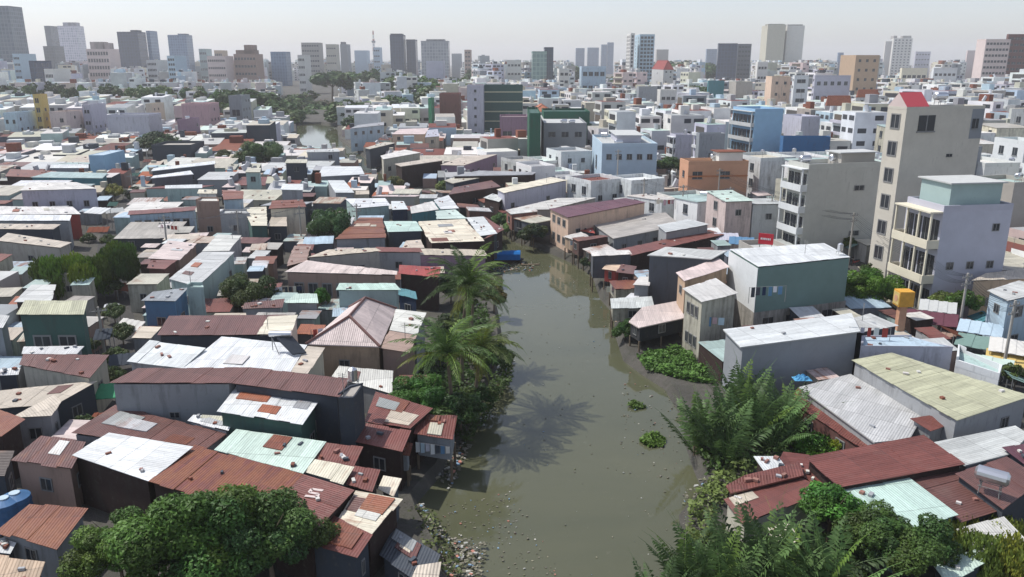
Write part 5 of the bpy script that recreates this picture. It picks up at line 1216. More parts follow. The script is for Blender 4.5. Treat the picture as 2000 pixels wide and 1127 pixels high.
weeds('rough undergrowth beneath the nipa palms on the right bank', [(1350,850),(1420,790),(1540,800),(1640,870),(1560,900),(1480,920),(1380,930)], 34, 1.0, '40562c', seed=7, z=.75, leaf=.2)
weeds('rough undergrowth under the bottom edge nipa palms', [(1340,1060),(1440,1030),(1560,1060),(1700,1080),(1700,1200),(1330,1200)], 34, 1.0, '3c5028', seed=8, z=.75, leaf=.2)
weeds('green undergrowth below the coconut palms', [(770,800),(800,720),(860,650),(900,600),(950,600),(965,700),(920,790),(880,840)], 34, .8, '3c5428', seed=9, z=.75, leaf=.2)
# ================================================================ rubbish along the banks, litter on the water
def litter(name, label, polys, seed):
    r = random.Random(seed); b = MB()
    for pts, n, sz, z in polys:
        poly = [P(*p, z)[:2] for p in pts]; x0, x1 = min(p[0] for p in poly), max(p[0] for p in poly); y0, y1 = min(p[1] for p in poly), max(p[1] for p in poly); k = 0; t = 0
        while k < n and t < n*30:
            t += 1; x, y = r.uniform(x0, x1), r.uniform(y0, y1)
            if not inpoly(x, y, poly): continue
            k += 1; s = r.uniform(.25, 1.0)**1.5*sz; a = r.uniform(0, 3); c = r.choice([(.38, .38, .35)]+[(.17, .16, .12)]*7+[(.2, .19, .16), (.15, .14, .12)]+[(.5, .48, .42), (.24, .22, .18), (.12, .11, .09), (.1, .1, .09), (.16, .17, .1), (.2, .3, .4), (.45, .2, .15), (.3, .28, .2)])
            q = [(x+u, y+v) for u, v in (rot(-s, -s*.6, a), rot(s, -s*.5, a), rot(s*.8, s*.6, a), rot(-s*.9, s*.7, a))]
            zz = z+r.uniform(0, .06); b.prism(q, [zz-.03]*4, [zz+r.uniform(.02, .5)*s]*4, col=c)
    o = structure(name, b.mesh(name, [M['rubble']]), kind='stuff'); o['label'] = label
litter('bank_rubbish', 'plastic bags and rubbish heaped along both muddy banks', [
  ([(782,985),(830,985),(880,1050),(950,1060),(940,1127),(860,1127),(815,1040)], 620, .15, .28), ([(1262,728),(1330,745),(1400,765),(1390,800),(1350,785),(1300,750)], 420, .17, .3),
  ([(1335,960),(1400,915),(1440,930),(1400,1000),(1380,1060),(1335,1040)], 300, .17, .5), ([(958,505),(1000,512),(1050,515),(1040,528),(960,530)], 200, .2, .05),
  ([(845,925),(900,860),(920,870),(880,960)], 150, .2, .1), ([(1190,575),(1215,590),(1235,680),(1215,670),(1200,620)], 140, .2, .3), ([(975,700),(1005,705),(1000,740),(965,760)], 120, .25, .2)], 5)
litter('floating_litter', 'scattered scraps and scum floating on the brown canal water', [
  ([(860,985),(1000,960),(1100,1127),(880,1127)], 260, .08, .01), ([(1220,740),(1320,770),(1350,960),(1250,920),(1200,860)], 130, .10, .01), ([(1000,480),(1200,620),(1320,900),(1330,1127),(950,1127),(1010,800),(990,560)], 160, .07, .01),
  ([(950,480),(1090,520),(1060,540),(955,540)], 160, .11, .01), ([(1060,540),(1140,540),(1220,660),(1200,670)], 70, .09, .01)], 6)
# ================================================================ small things on roofs and in the streets
def on(x, y, z): return P(x, y, z)
def tank(label, x, y, z, rz=0.0, s=1.0, vert=False, group='steel water tanks on roofs'):
    o = thing('water_tank', label, 'water tank', P(x, y, z), group, rz=0)
    obj('tank_body', TV if vert else TB, o, (0, 0, 0), rz, (s, s, s)); obj('stand', TS, o, (0, 0, 0), rz, (s, s, s if not vert else s*.66))
    return o
tank('shiny horizontal steel tank on the brown roof at the right edge', 1932, 965, 3.9, -.7, .95)
tank('upright steel tank behind the dark slab tower', 690, 752, 6.9, 0, .62, True)
for i, (x, y, z, s, w) in enumerate(((1640,496,9.5,.55,'on the white roof of the teal-green clad house'),(1598,338,0,1,''),(1440,0,0,0,''))):
    if w: tank(f'small upright steel tank {w}', x, y, z, .3, s, True)
for i, (x, y, D, w) in enumerate(((1640,322,120,'on the right of the four-storey balcony house roof'),(1580,324,121,'on the left of the four-storey balcony house roof'),(1102,240,240,'on the left of the blue-grey awning house roof'),(1118,241,240,'on the right of the blue-grey awning house roof'),(1850,204,104,'on the right part of the tall cream house roof'),(1400,314,163,'on the orange rendered house roof'),(1210,284,188,'on the pale blue box house roof'))):
    z = zat(y+6, D); X = (x-1000)/F*(D*CT+(H-z)*ST)
    o = thing('water_tank', f'steel tank {w}', 'water tank', (X, D+2, z), 'steel water tanks on roofs'); obj('tank_body', TB, o, rz=.4); obj('stand', TS, o, rz=.4)
def solar():
    o = thing('solar_heater', 'grey solar water heater standing on the large white metal roof', 'solar heater', P(548, 688, 5.95))
    b = MB(); b.tube((-1, .5, 1.5), (.9, .5, 1.5), .24, n=10); obj('tank_body', b.mesh('tank_body', [M['steel']], True), o)
    b = MB(); b.face([(-.6, .4, 1.4), (-.6+1.9, -1.0, .2), (1.2+1.2, -.6, .2), (.8, .7, 1.4)]); b.face([(-.6, .4, 1.33), (.8, .7, 1.33), (2.4, -.6, .13), (1.3, -1.0, .13)]); obj('collector', b.mesh('collector', [M['glass']]), o)
    b = MB()
    for x in (-.8, .7): b.tube((x, .5, 0), (x, .5, 1.4), .04, n=4); b.tube((x, .5, 1.2), (x+.8, -.5, 0), .04, n=4)
    obj('stand', b.mesh('stand', [M['frame']]), o)
solar()
def blue_tanks():
    for i, (x, y, w) in enumerate(((8, 985, 'left'), (30, 975, 'right'))):
        o = thing('plastic_tank', f'{w} one of two dark blue plastic water tanks at the left edge', 'water tank', P(x, y, 2.6), 'blue plastic tanks')
        b = MB(); b.tube((0, 0, -1.7), (0, 0, .2), .9, n=18); b.tube((0, 0, .2), (0, 0, .42), .9, .35, n=18)
        for k in range(4): b.tube((0, 0, -1.5+k*.45), (0, 0, -1.42+k*.45), .94, n=18)
        obj('tank_body', b.mesh('tank_body', [M['plain']], True), o, color=rgb('deepblue')); b = MB(); b.tube((0, 0, .42), (0, 0, .5), .33, n=12); obj('lid', b.mesh('lid', [M['plain']]), o, color=rgb('paleblue'))
blue_tanks()
def boat():
    c = P(992, 512, 0); o = thing('covered_boat', 'boat covered with a bright blue tarpaulin moored at the left bank', 'boat', c)
    L_, W = 2.15, .95; b = MB(); n = 12; ring = []
    for k, (zz, s) in enumerate(((-.2, .72), (.55, 1.0))):
        ring.append([(x*s, y*s, zz) for x, y in [(-L_, -W*.8), (-L_*.5, -W), (L_*.5, -W), (L_*1.15, -W*.35), (L_*1.15, W*.35), (L_*.5, W), (-L_*.5, W), (-L_, W*.8)]])
    for i in range(8): j = (i+1) % 8; b.face([ring[0][i], ring[0][j], ring[1][j], ring[1][i]])
    b.face(ring[1]); b.face(ring[0][::-1]); obj('hull', b.mesh('hull', [M['plain']]), o, color=rgb('darkbrown'))
    b = MB(); pr = [(-W, .55), (-W*1.02, 1.45), (-W*.6, 1.75), (W*.6, 1.75), (W*1.02, 1.45), (W, .55)]
    for a, d in zip(pr, pr[1:]): b.face([(-L_*.98, a[0], a[1]), (L_*.9, a[0], a[1]), (L_*.9, d[0], d[1]), (-L_*.98, d[0], d[1])][::1])
    b.face([(-L_*.98, *q) for q in pr]); b.face([(L_*.9, *q) for q in pr[::-1]]); obj('tarpaulin', b.mesh('tarpaulin', [M['cloth']]), o, color=rgb('2468a8'))
    r2 = thing('mooring_plank', 'dark floating plank walkway right of the blue covered boat', 'plank', P(1030, 517, .1)); b = MB()
    b.box((-.9, -.18, -.05), (1.9, .18, .06)); b.box((.2, -.5, .06), (.35, .45, .12)); obj('board', b.mesh('board', [M['bark']]), r2, rz=.12)
boat()
def slab_marks():
    # white paint strokes on the red-brown roof right of the big tree
    pts = [[(-.45, .42), (.30, .48)], [(-.45, .42), (-.38, .02)], [(-.38, .02), (.25, .04)], [(.25, .04), (.38, -.3)], [(.38, -.3), (-.4, -.42)]]
    c = P(614, 964, 4.53); b = MB()
    for (a, d) in pts:
        v = Vector((d[0]-a[0], d[1]-a[1])).normalized()*.001; nn = Vector((-(d[1]-a[1]), d[0]-a[0])).normalized()*.11
        b.prism([(a[0]-nn.x, a[1]-nn.y), (d[0]-nn.x, d[1]-nn.y), (d[0]+nn.x, d[1]+nn.y), (a[0]+nn.x, a[1]+nn.y)][::1], [0]*4, [.012]*4)
    bz = mk5.location; obj('painted_mark', b.mesh('painted_mark', [M['plain']]), mk5, (c[0]-bz.x, c[1]-bz.y, c[2]-bz.z), -.35, color=rgb('palepink'))
slab_marks()
def signboard():
    D = 79; z = 7.6; X = (1768-1000)/F*(D*CT+(H-z)*ST); o = thing('signboard', 'orange-yellow box sign on a tall orange pillar beside the street', 'sign', (X, D, GZ))
    b = MB(); b.box((-.4, -.35, 0), (.35, .35, 4.9)); obj('pillar', b.mesh('pillar', [M['plain']]), o, color=rgb('orange'))
    b = MB(); b.box((-.75, -.7, 4.9), (.75, .7, 6.5)); obj('sign_box', b.mesh('sign_box', [M['plain']]), o, color=rgb('gold'))
    b = MB(); b.box((-.79, -.6, 5.05), (-.752, .6, 6.35)); obj('sign_face', b.mesh('sign_face', [M['plain']]), o, color=rgb('yellow'))
    b = MB(); b.tube((-.82, 0, 5.7), (-.792, 0, 5.7), .35, n=14); obj('emblem', b.mesh('emblem', [M['plain']]), o, color=rgb('orange'))
signboard()
def redsign():
    D = 108; z = zat(455, D); X = (1497-1000)/F*(D*CT+(H-z)*ST); o = thing('shop_sign', 'red shop sign board with white lettering strip on the street', 'sign', (X, D, z-1.6))
    b = MB(); b.box((-1.0, -.06, 0), (1.0, .06, 1.5)); obj('sign_board', b.mesh('sign_board', [M['plain']]), o, color=rgb('c02838'), rz=-.5)
    b = MB()
    x = -.7
    for w in (.2, .14, .22, .16, .2, .14): b.box((x, -.075, .62), (x+w, -.061, .9)); x += w+.06
    obj('lettering', b.mesh('lettering', [M['plain']]), o, color=rgb('white'), rz=-.5)
    b = MB(); b.tube((-.8, .1, -2), (-.8, .1, .2), .05, n=5); b.tube((.8, .1, -2), (.8, .1, .2), .05, n=5); obj('post', b.mesh('post', [M['frame']]), o, rz=-.5)
redsign()
def awning(label, x, y, z, w, d, col, rz, legs=True):
    o = thing('street_awning', label, 'awning', P(x, y, z), 'street awnings'); b = MB(); n = 8
    for i in range(n):
        x0 = -w/2+w*i/n; x1 = -w/2+w*(i+1)/n; q = .05 if i % 2 else 0
        b.face([(x0, -d/2, -.35+q), (x1, -d/2, -.35+q), (x1, d/2, .3+q), (x0, d/2, .3+q)]); b.face([(x0, -d/2, -.38), (x0, d/2, .27), (x1, d/2, .27), (x1, -d/2, -.38)])
    obj('canopy', b.mesh('canopy', [M['cloth']]), o, rz=rz, color=rgb(col))
    for sx in (-1, 1):
        for sy in (-1, 1): l = MB(); l.tube((sx*w*.46, sy*d*.44, -(z-GZ)), (sx*w*.46, sy*d*.44, -.35 if sy < 0 else .2), .04, n=5); obj('leg', l.mesh('leg', [M['frame']]), o, rz=rz)
awning('long dark green awning under the blue house at the right street', 1935, 672, 3.4, 6.0, 2.2, 'green', -.65)
awning('yellow edged white awning at the right picture edge', 1985, 702, 3.0, 5.0, 2.4, 'yellow', -.55)
awning('white tarp above the yellow edged awning', 1985, 678, 3.8, 4.5, 2.6, 'offwhite', -.55)
awning('maroon slanted awning right of the orange pillar', 1815, 620, 3.9, 5.4, 2.6, 'maroon', -.5)
awning('light grey corrugated awning above the maroon awning', 1832, 598, 4.6, 3.6, 2.2, 'lightgrey', -.5)
awning('small maroon awning by the wires on the street', 1862, 632, 3.6, 2.6, 2, 'maroon', -.3)
awning('stained beige canopy over the stalls in the street', 1868, 648, 3.0, 3.4, 2.6, 'pinkbrown', -.6)
awning('long mint fence canopy beside the white parapet wall', 1895, 700, 3.1, 7.0, 1.4, 'palegreen', -.62)
awning('grey-blue canopy on the street opposite the small tree', 1915, 640, 3.9, 4.0, 2.4, 'paleblue', -.6)
awning('bright green umbrella canopy at the alley mouth', 200, 764, 3.0, 2.6, 1.8, 'brightgreen', .2)
awning('pink canopy near the end of the white walled shed', 1125, 360, 5.0, 4.5, 2.6, 'pink', .2)
awning('small white tarp over the dark alley', 190, 411, 4.6, 4.0, 2.4, 'white', -.3)
for i, (x, y, w) in enumerate(((1448,470,'blue tarp by the red shop sign'),(1420,462,'lilac tarp left of the red shop sign'),(1385,452,'white tarp beside the grey slab roof house'),(1300,400,'pale tarp behind the long dark red canal roof'))):
    awning(w, x, y, 4.2, 3.6, 2.4, ('blue', 'lavender', 'white', 'offwhite')[i], -.3+.2*i)
def pole(label, x, y, h, D=None, arms=2):
    q = P(x, y, GZ) if D is None else ((x-1000)/F*(D*CT+(H-GZ)*ST), D, GZ)
    o = thing('utility_pole', label, 'utility pole', q, 'concrete utility poles'); b = MB(); b.tube((0, 0, -.3), (0, 0, h), .17, .11, n=8); obj('post', b.mesh('post', [M['wall']]), o, color=rgb('concrete'), a=.2)
    for i in range(arms):
        b = MB(); b.box((-.8, -.05, h-.5-i*.8), (.8, .05, h-.4-i*.8))
        for x_ in (-.7, -.25, .25, .7): b.tube((x_, 0, h-.4-i*.8), (x_, 0, h-.2-i*.8), .05, n=5)
        obj('crossarm', b.mesh('crossarm', [M['frame']]), o, rz=.5)
    return (q[0], q[1], GZ+h)
def wires(label, pts, n=4, sag=.7, dz=-.4):
    b = MB(); o0 = pts[0]
    for k in range(n):
        off = (-.7, -.25, .25, .7)[k % 4]; lo = -.8*(k//4)
        for a, c in zip(pts, pts[1:]):
            prev = None
            for i in range(9):
                t = i/8; p = (a[0]+(c[0]-a[0])*t+off*.85-o0[0], a[1]+(c[1]-a[1])*t+off*.45-o0[1], a[2]+(c[2]-a[2])*t-sag*4*t*(1-t)-.2+lo-o0[2])
                if prev: b.tube(prev, p, .018, n=3, caps=False)
                prev = p
    o = thing('overhead_wires', label, 'cables', o0, None, b.mesh('overhead_wires', [M['glass']]))
sp = [pole(w, x, y, h) for x, y, h, w in ((1955,745,8,'street pole nearest the right picture edge'),(1868,675,8,'street pole among the green and maroon awnings'),(1790,622,8,'street pole just right of the orange pillar'),(1655,528,8.5,'street pole left of the bright green dense tree'),(1545,482,8.5,'street pole in front of the four-storey balcony house'),(1400,418,9,'street pole behind the grey slab roof house'),(1204,392,11,'tall grey pole before the pale blue box house'))]
wires('bundle of black street cables sagging between the right bank poles', sp[:6], 8)
ap = [pole(w, x, y, h, arms=1) for x, y, h, w in ((206,700,5.5,'alley pole beside the brown roof'),(262,395,6,'alley pole left of the rust-red shopfront'),(290,330,6,'alley pole farthest up the alley'))]
for i in range(16):
    t = i/15*(len(alley)-2); k = int(t); f = t-k; x = alley[k][0]*(1-f)+alley[k+1][0]*f; y = alley[k][1]*(1-f)+alley[k+1][1]*f
    if y > 330 or y < 55: continue
    s_ = -1 if i % 2 else 1; z = R.uniform(2.5, 3.6); px, py = proj(x+s_*1.2, y, z); c = R.choice(['white', 'lightgrey', 'stained', 'darkgreen', 'rust', 'slate', 'offwhite', 'brown'])
    awning(f'{word(c)} awning number {NUM[i % 30].replace("-", " ")} from the near end of the left alley'.replace(' number', ','), px, py, z, R.uniform(1.6, 3.4), R.uniform(1.0, 1.8), c, R.uniform(-.6, .6), legs=False)
    if i % 3 == 0: tree(f'{NUM[i].replace("-", " ")} potted shrub from the near end of the alley', px-20, py, D=y, r=R.uniform(.8, 1.4), top=R.uniform(2.4, 3.6), kind='low1', col='4c5c38', name='alley_bush', group='shrubs in the alley')
rp = [pole(w, x, y, h, D=D) for x, y, h, D, w in ((1255,0,8,150,'thin pole behind the long dark red canal roof'),(1330,0,8,142,'thin pole left of the orange rendered house'),(1420,0,8.5,136,'thin pole in front of the orange rendered house'),(1500,0,8.5,128,'thin pole left of the four-storey balcony house'))]
wires('black cables crossing before the orange rendered house', rp, 5)
lp = [pole(w, x, y, h, D=D) for x, y, h, D, w in ((330,0,7,118,'thin left bank pole near the rust-red shopfront'),(470,0,7,122,'thin left bank pole near the cream roofed house'),(590,0,7,126,'thin left bank pole near the orange-brown roof'),(700,0,7,128,'thin left bank pole beside the pale teal wall'))]
wires('thin cables strung over the left bank roofs', lp, 3)
# the busy street: parked motorbikes, stalls, greenery
def bike_parts():
    w = MB()
    n = 12
    for i in range(n):
        a0, a1 = 2*math.pi*i/n, 2*math.pi*(i+1)/n; w.tube((math.cos(a0)*.28, 0, math.sin(a0)*.28), (math.cos(a1)*.28, 0, math.sin(a1)*.28), .05, n=5, caps=False)
    for i in range(3): a = math.pi*i/3; w.tube((math.cos(a)*.26, 0, math.sin(a)*.26), (-math.cos(a)*.26, 0, -math.sin(a)*.26), .015, n=3)
    b = MB(); b.tube((-.15, 0, .55), (.3, 0, .45), .13, .1, n=7); b.tube((.3, 0, .4), (.55, 0, .85), .1, .05, n=6); b.tube((-.15, 0, .5), (-.7, 0, .7), .12, .09, n=7); b.tube((.5, 0, .8), (.62, 0, .28), .04, n=5)
    s = MB(); s.box((-.62, -.13, .74), (.1, .13, .84)); h = MB(); h.tube((.52, -.3, .98), (.52, .3, .98), .025, n=5); h.tube((.52, 0, .82), (.52, 0, .98), .03, n=5)
    return w.mesh('wheel', [M['glass']]), b.mesh('body', [M['plain']], True), s.mesh('saddle', [M['glass']]), h.mesh('handlebar', [M['steel']])
BK = bike_parts()
def street_life():
    segs = [(a, b, math.dist(a, b)) for a, b in zip(street, street[1:])]; tot = sum(x[2] for x in segs)
    def at(d):
        for a, b, l in segs:
            if d <= l: return a[0]+(b[0]-a[0])*d/l, a[1]+(b[1]-a[1])*d/l, math.atan2(b[1]-a[1], b[0]-a[0])
            d -= l
        return *street[-1], 0
    cols = ['red', 'blue', 'black', 'white', 'navy', 'grey']
    for i in range(22):
        d = 6+i*(tot*.62/22); x, y, a = at(d); s = 1 if i % 3 else -1; o_ = R.uniform(1.5, 2.8)*s; c = cols[i % 6]
        o = thing('motorbike', f'{word(c)} motorbike parked {"along the far" if s > 0 else "along the near"} side of the right street, {NUM[i].replace("-", " ")} from near end', 'motorbike', (x-math.sin(a)*o_, y+math.cos(a)*o_, GZ+.01), 'motorbikes parked along the street', rz=a+R.uniform(.9, 1.9))
        obj('body', BK[1], o, color=rgb(c)); obj('saddle', BK[2], o); obj('handlebar', BK[3], o)
        for wx in (-.6, .62): obj('wheel', BK[0], o, (wx, 0, .32))
    for i in range(16):
        d = 4+i*(tot*.6/16); x, y, a = at(d); s = 1 if i % 2 else -1; o_ = 3.0*s; z = R.uniform(2.6, 3.8); px, py = proj(x-math.sin(a)*o_, y+math.cos(a)*o_, z); c = R.choice(['green', 'slate', 'rust', 'stained', 'teal', 'maroon', 'cream', 'grey', 'darkgreen'])
        awning(f'{word(c)} stall awning on the {"far" if s > 0 else "near"} side of the street, {NUM[i]} from near end', px, py, z, R.uniform(2.2, 3.8), R.uniform(1.4, 2.2), c, a+math.pi*(s < 0))
        if i % 3 == 1: tree(f'{NUM[i]} street shrub from the near end of the right street', px, py+20, D=y+.5, r=R.uniform(1.0, 1.7), top=R.uniform(3.4, 5), kind='low2', col='4c6434', name='street_bush', group='shrubs along the street')
street_life()
def tarp_bundle():
    o = thing('tarp_bundle', 'crumpled bright blue tarpaulin lying at the corner of the beige ribbed roof', 'tarpaulin', P(1566, 741, 3.65)); r = random.Random(3); b = MB(); n = 9
    g = [[Vector(((i/n-.5)*1.5, (j/n-.5)*1.0, .05+r.uniform(0, .35)*math.sin(math.pi*i/n)*math.sin(math.pi*j/n)*1.6)) for j in range(n+1)] for i in range(n+1)]
    for i in range(n):
        for j in range(n): b.face([g[i][j], g[i+1][j], g[i+1][j+1], g[i][j+1]])
    obj('sheet', b.mesh('sheet', [M['cloth']]), o, color=rgb('5c9cc4'))
tarp_bundle()
# laundry on the waterside shack
def laundry():
    q0, q1 = P(812, 858, 3.2), P(880, 868, 3.2); o = thing('laundry_line', 'line of pale clothes hanging on the stilted laundry shack', 'laundry', q0, 'laundry'); d = (q1[0]-q0[0], q1[1]-q0[1]-.0)
    b = MB(); b.tube((0, -.4, 0), (d[0], d[1]-.4, 0), .015, n=3); obj('line', b.mesh('line', [M['glass']]), o)
    for i, c in enumerate(('white', 'paleblue', 'lavender', 'white', 'slate', 'blue', 'offwhite')):
        t = (i+.5)/7; b = MB(); w = .15; hh = R.uniform(.5, .9); x, y = d[0]*t, d[1]*t-.4
        b.face([(x-w, y, -hh), (x+w, y-.03, -hh*.95), (x+w, y, 0), (x-w, y, 0)]); b.face([(x-w, y+.02, 0), (x+w, y+.02, 0), (x+w, y+.02-.03, -hh*.95), (x-w, y+.02, -hh)])
        obj('garment', b.mesh('garment', [M['cloth']]), o, color=rgb(c))
laundry()
def lines():
    r = random.Random(5)
    for i, (x, y, z, w) in enumerate(((560,560,4.2,'in the yard below the long pinkish row'),(330,440,4.6,'before the rust-red shopfront'),(1125,470,3.6,'at the waterside wall of the long dark red canal roof'),(1205,560,3.4,'beside the tiny red hut'),(1395,620,5.2,'behind the concrete waterside house'),(1700,640,6.6,'on the grey roof terrace'),(1300,390,6.8,'behind the grey slab roof house'),(640,640,5.6,'between cream-ended brown roof and hip roof'),(110,650,5.4,'on the thin white roof by the green-grey box house'),(880,470,4.9,'above the blotched cream roof'),(1500,560,9.0,'near the teal-green clad house'))):
        o = thing('laundry_line', f'line of mixed clothes drying {w}', 'laundry', P(x, y, z), 'laundry'); a = r.uniform(-.4, .6); ln = r.uniform(2.2, 4.0); b = MB(); b.tube((-ln/2, 0, 0), (ln/2, 0, 0), .015, n=3)
        for sx in (-1, 1): b.tube((sx*ln/2, 0, -1.6), (sx*ln/2, 0, .05), .03, n=4)
        obj('line', b.mesh('line', [M['frame']]), o, rz=a); q = -ln/2+.2
        while q < ln/2-.4:
            w_ = r.uniform(.3, .6); h_ = r.uniform(.5, 1.0); b = MB(); b.box((q, -.012, -h_), (q+w_, .012, 0)); obj('garment', b.mesh('garment', [M['cloth']]), o, rz=a, color=rgb(r.choice(['white', 'blue', 'pink', 'slate', 'paleblue', 'red', 'cream', 'navy', 'lavender']), .1)); q += w_+r.uniform(.05, .3)
lines()
# roof clutter: vents, buckets, bricks holding sheets down, aerials
def clutter():
    cand = [(o, p) for o, p in HOUSES if o.get('category') == 'house' and min(q[1] for q in p) < 330]
    R.shuffle(cand); n = 0
    for o, p in cand:
        if n > 230: break
        cx = sum(q[0] for q in p)/len(p); cy = sum(q[1] for q in p)/len(p); cz = sum(q[2] for q in p)/len(p)
        s = R.uniform(.15, .6); k = R.choice(p); x = cx+(k[0]-cx)*s; y = cy+(k[1]-cy)*s; z = cz+(k[2]-cz)*s
        short = o['label'].split(',')[0]; short = ' '.join(short.split()[:12])
        t = R.random(); px, py = proj(x, y, z)
        if not (0 < px < 2000): continue
        flat = any(c.name.startswith('parapet') for c in o.children)
        if t < .33 and (flat or z > 5.2):
            a = thing('roof_aerial', f'thin aerial on {short}', 'aerial', (x, y, z), 'roof aerials'); b = MB(); hh = R.uniform(1.2, 2.2); b.tube((0, 0, -.1), (0, 0, hh), .03, n=4)
            for i in range(4): b.tube((-.4+.05*i, 0, hh-.1-i*.12), (.4-.05*i, 0, hh-.1-i*.12), .015, n=3)
            obj('rod', b.mesh('rod', [M['frame']]), a, rz=R.uniform(0, 3))
        elif t < .6 and flat:
            a = thing('water_tank', f'steel tank on {short}', 'water tank', (x, y, z), 'steel water tanks on roofs'); r_ = R.uniform(0, 3); obj('tank_body', R.choice([TB, TV]), a, rz=r_, scale=(.9, .9, .9)); obj('stand', TS, a, rz=r_, scale=(.9, .9, .9*.75))
        elif t < .8:
            bz = o.location
            for i in range(R.randint(2, 5)):
                s2 = R.uniform(.1, .75); k = R.choice(p); b = MB(); xx = cx+(k[0]-cx)*s2; yy = cy+(k[1]-cy)*s2; zz = cz+(k[2]-cz)*s2
                obj('roof_weight', UBOX['plain'], o, (xx-bz.x, yy-bz.y, zz-bz.z), R.uniform(0, 3), (R.uniform(.2, .5), R.uniform(.15, .3), R.uniform(.1, .2)), rgb(R.choice(['brick', 'grey', 'slate', 'offwhite', 'rust']), .1))
        n += 1
clutter()
# balconies, penthouse, gable on the landmark houses
NAMED = {o['label']: (o, p) for o, p in HOUSES}
def left_face(o, p, off=0.0):
    a, g = p[0], p[3]; ln = math.dist(a[:2], g[:2]); d = ((a[0]-g[0])/ln, (a[1]-g[1])/ln); n = (d[1], -d[0])
    mid = ((a[0]+g[0])/2+n[0]*off-o.location.x, (a[1]+g[1])/2+n[1]*off-o.location.y); return ln, math.atan2(d[1], d[0]), mid, a[2]-o.location.z
def balcony_front(key, floors, z0, out, rail, open_c='darkgrey', posts=2, wallc=None):
    o, p = NAMED[key]; ln, rz, mid, h = left_face(o, p, 0.0); fh = (h-z0)/floors
    for i in range(floors):
        z = z0+fh*i
        b = MB(); b.box((-ln/2, -out, z-.15), (ln/2, -.003, z)); obj('balcony_slab', b.mesh('balcony_slab', [M['wall']]), o, (*mid, 0), rz, color=rgb(rail), a=.2)
        b = MB(); b.box((-ln/2, -out, z+.001), (ln/2, -out+.1, z+.85)); b.box((-ln/2, -out+.101, z+.001), (-ln/2+.1, -.003, z+.85)); b.box((ln/2-.1, -out+.101, z+.001), (ln/2, -.003, z+.85)); obj('balustrade', b.mesh('balustrade', [M['wall']]), o, (*mid, 0), rz, color=rgb(rail), a=.2)
        n = max(2, int(ln/1.6))
        for k in range(n):
            w = (ln-.5)/n; b = MB(); x = -ln/2+.25+w*k; b.box((x+.12, -.04, z+.002), (x+w-.12, -.003, z+fh*.74)); b.box((x+w/2-.03, -.06, z+.002), (x+w/2+.03, -.041, z+fh*.74), 1)
            obj('balcony_door', b.mesh('balcony_door', [M['glass'], M['frame']]), o, (*mid, 0), rz)
        if posts:
            for k in range(posts):
                x = -ln/2+.1+(ln-.2)*k/(posts-1); b = MB(); b.box((x-.1, -out+.11, z+.86), (x+.1, -out+.3, z+fh-.16)); obj('post', b.mesh('post', [M['wall']]), o, (*mid, 0), rz, color=rgb(rail), a=.2)
    b = MB(); b.box((-ln/2, -out-.1, h-.16), (ln/2, -.003, h)); obj('balcony_roof', b.mesh('balcony_roof', [M['wall']]), o, (*mid, 0), rz, color=rgb(rail), a=.2)
balcony_front('grey-white four-storey house with open white balconied front', 4, 1.0, 1.1, 'white')
balcony_front('lavender-white house with yellow-lit balconies and pale blue penthouse', 3, .8, 1.5, 'cream', posts=4)
balcony_front('tall light blue narrow house with blank blue side', 4, 1.0, 1.0, 'lightgrey')
balcony_front('narrow white faced house with blue-grey side left of the street', 3, 1.0, .8, 'white')
def upper(key, x0, x1, y0, y1, hh, c, rc=None, win=True):
    # a smaller storey on the flat roof; x,y as fractions of the plan
    o, p = NAMED[key]; V = [Vector(q) for q in p]; f = lambda s, t: (V[0].lerp(V[1], s)).lerp(V[3].lerp(V[2], s), t)-o.location
    q = [f(x0, y0), f(x1, y0), f(x1, y1), f(x0, y1)]; b = MB(); z = q[0].z
    b.prism([(a.x, a.y) for a in q], [z+.04]*4, [z+hh]*4, top=False, bottom=False); obj('penthouse', b.mesh('penthouse', [M['wall']]), o, color=rgb(c), a=.15)
    q2 = [f(x0-.04, y0-.05), f(x1+.04, y0-.05), f(x1+.04, y1+.05), f(x0-.04, y1+.05)]; b = MB(); b.prism([(a.x, a.y) for a in q2], [z+hh]*4, [z+hh+.15]*4); obj('penthouse_roof', b.mesh('penthouse_roof', [M['wall']]), o, color=rgb(rc or 'lightgrey'), a=.3)
upper('lavender-white house with yellow-lit balconies and pale blue penthouse', .12, .86, .1, .9, 3.0, 'paleteal')
upper('pale blue box house with white framed left face', .35, .8, .35, .9, 1.8, 'lavender')
upper('orange-brown rendered two-storey house with flat roof', .55, .95, .3, .95, 2.2, 'offwhite', 'rust')
upper('grey-white four-storey house with open white balconied front', .5, .97, .2, .8, 2.0, 'concrete')
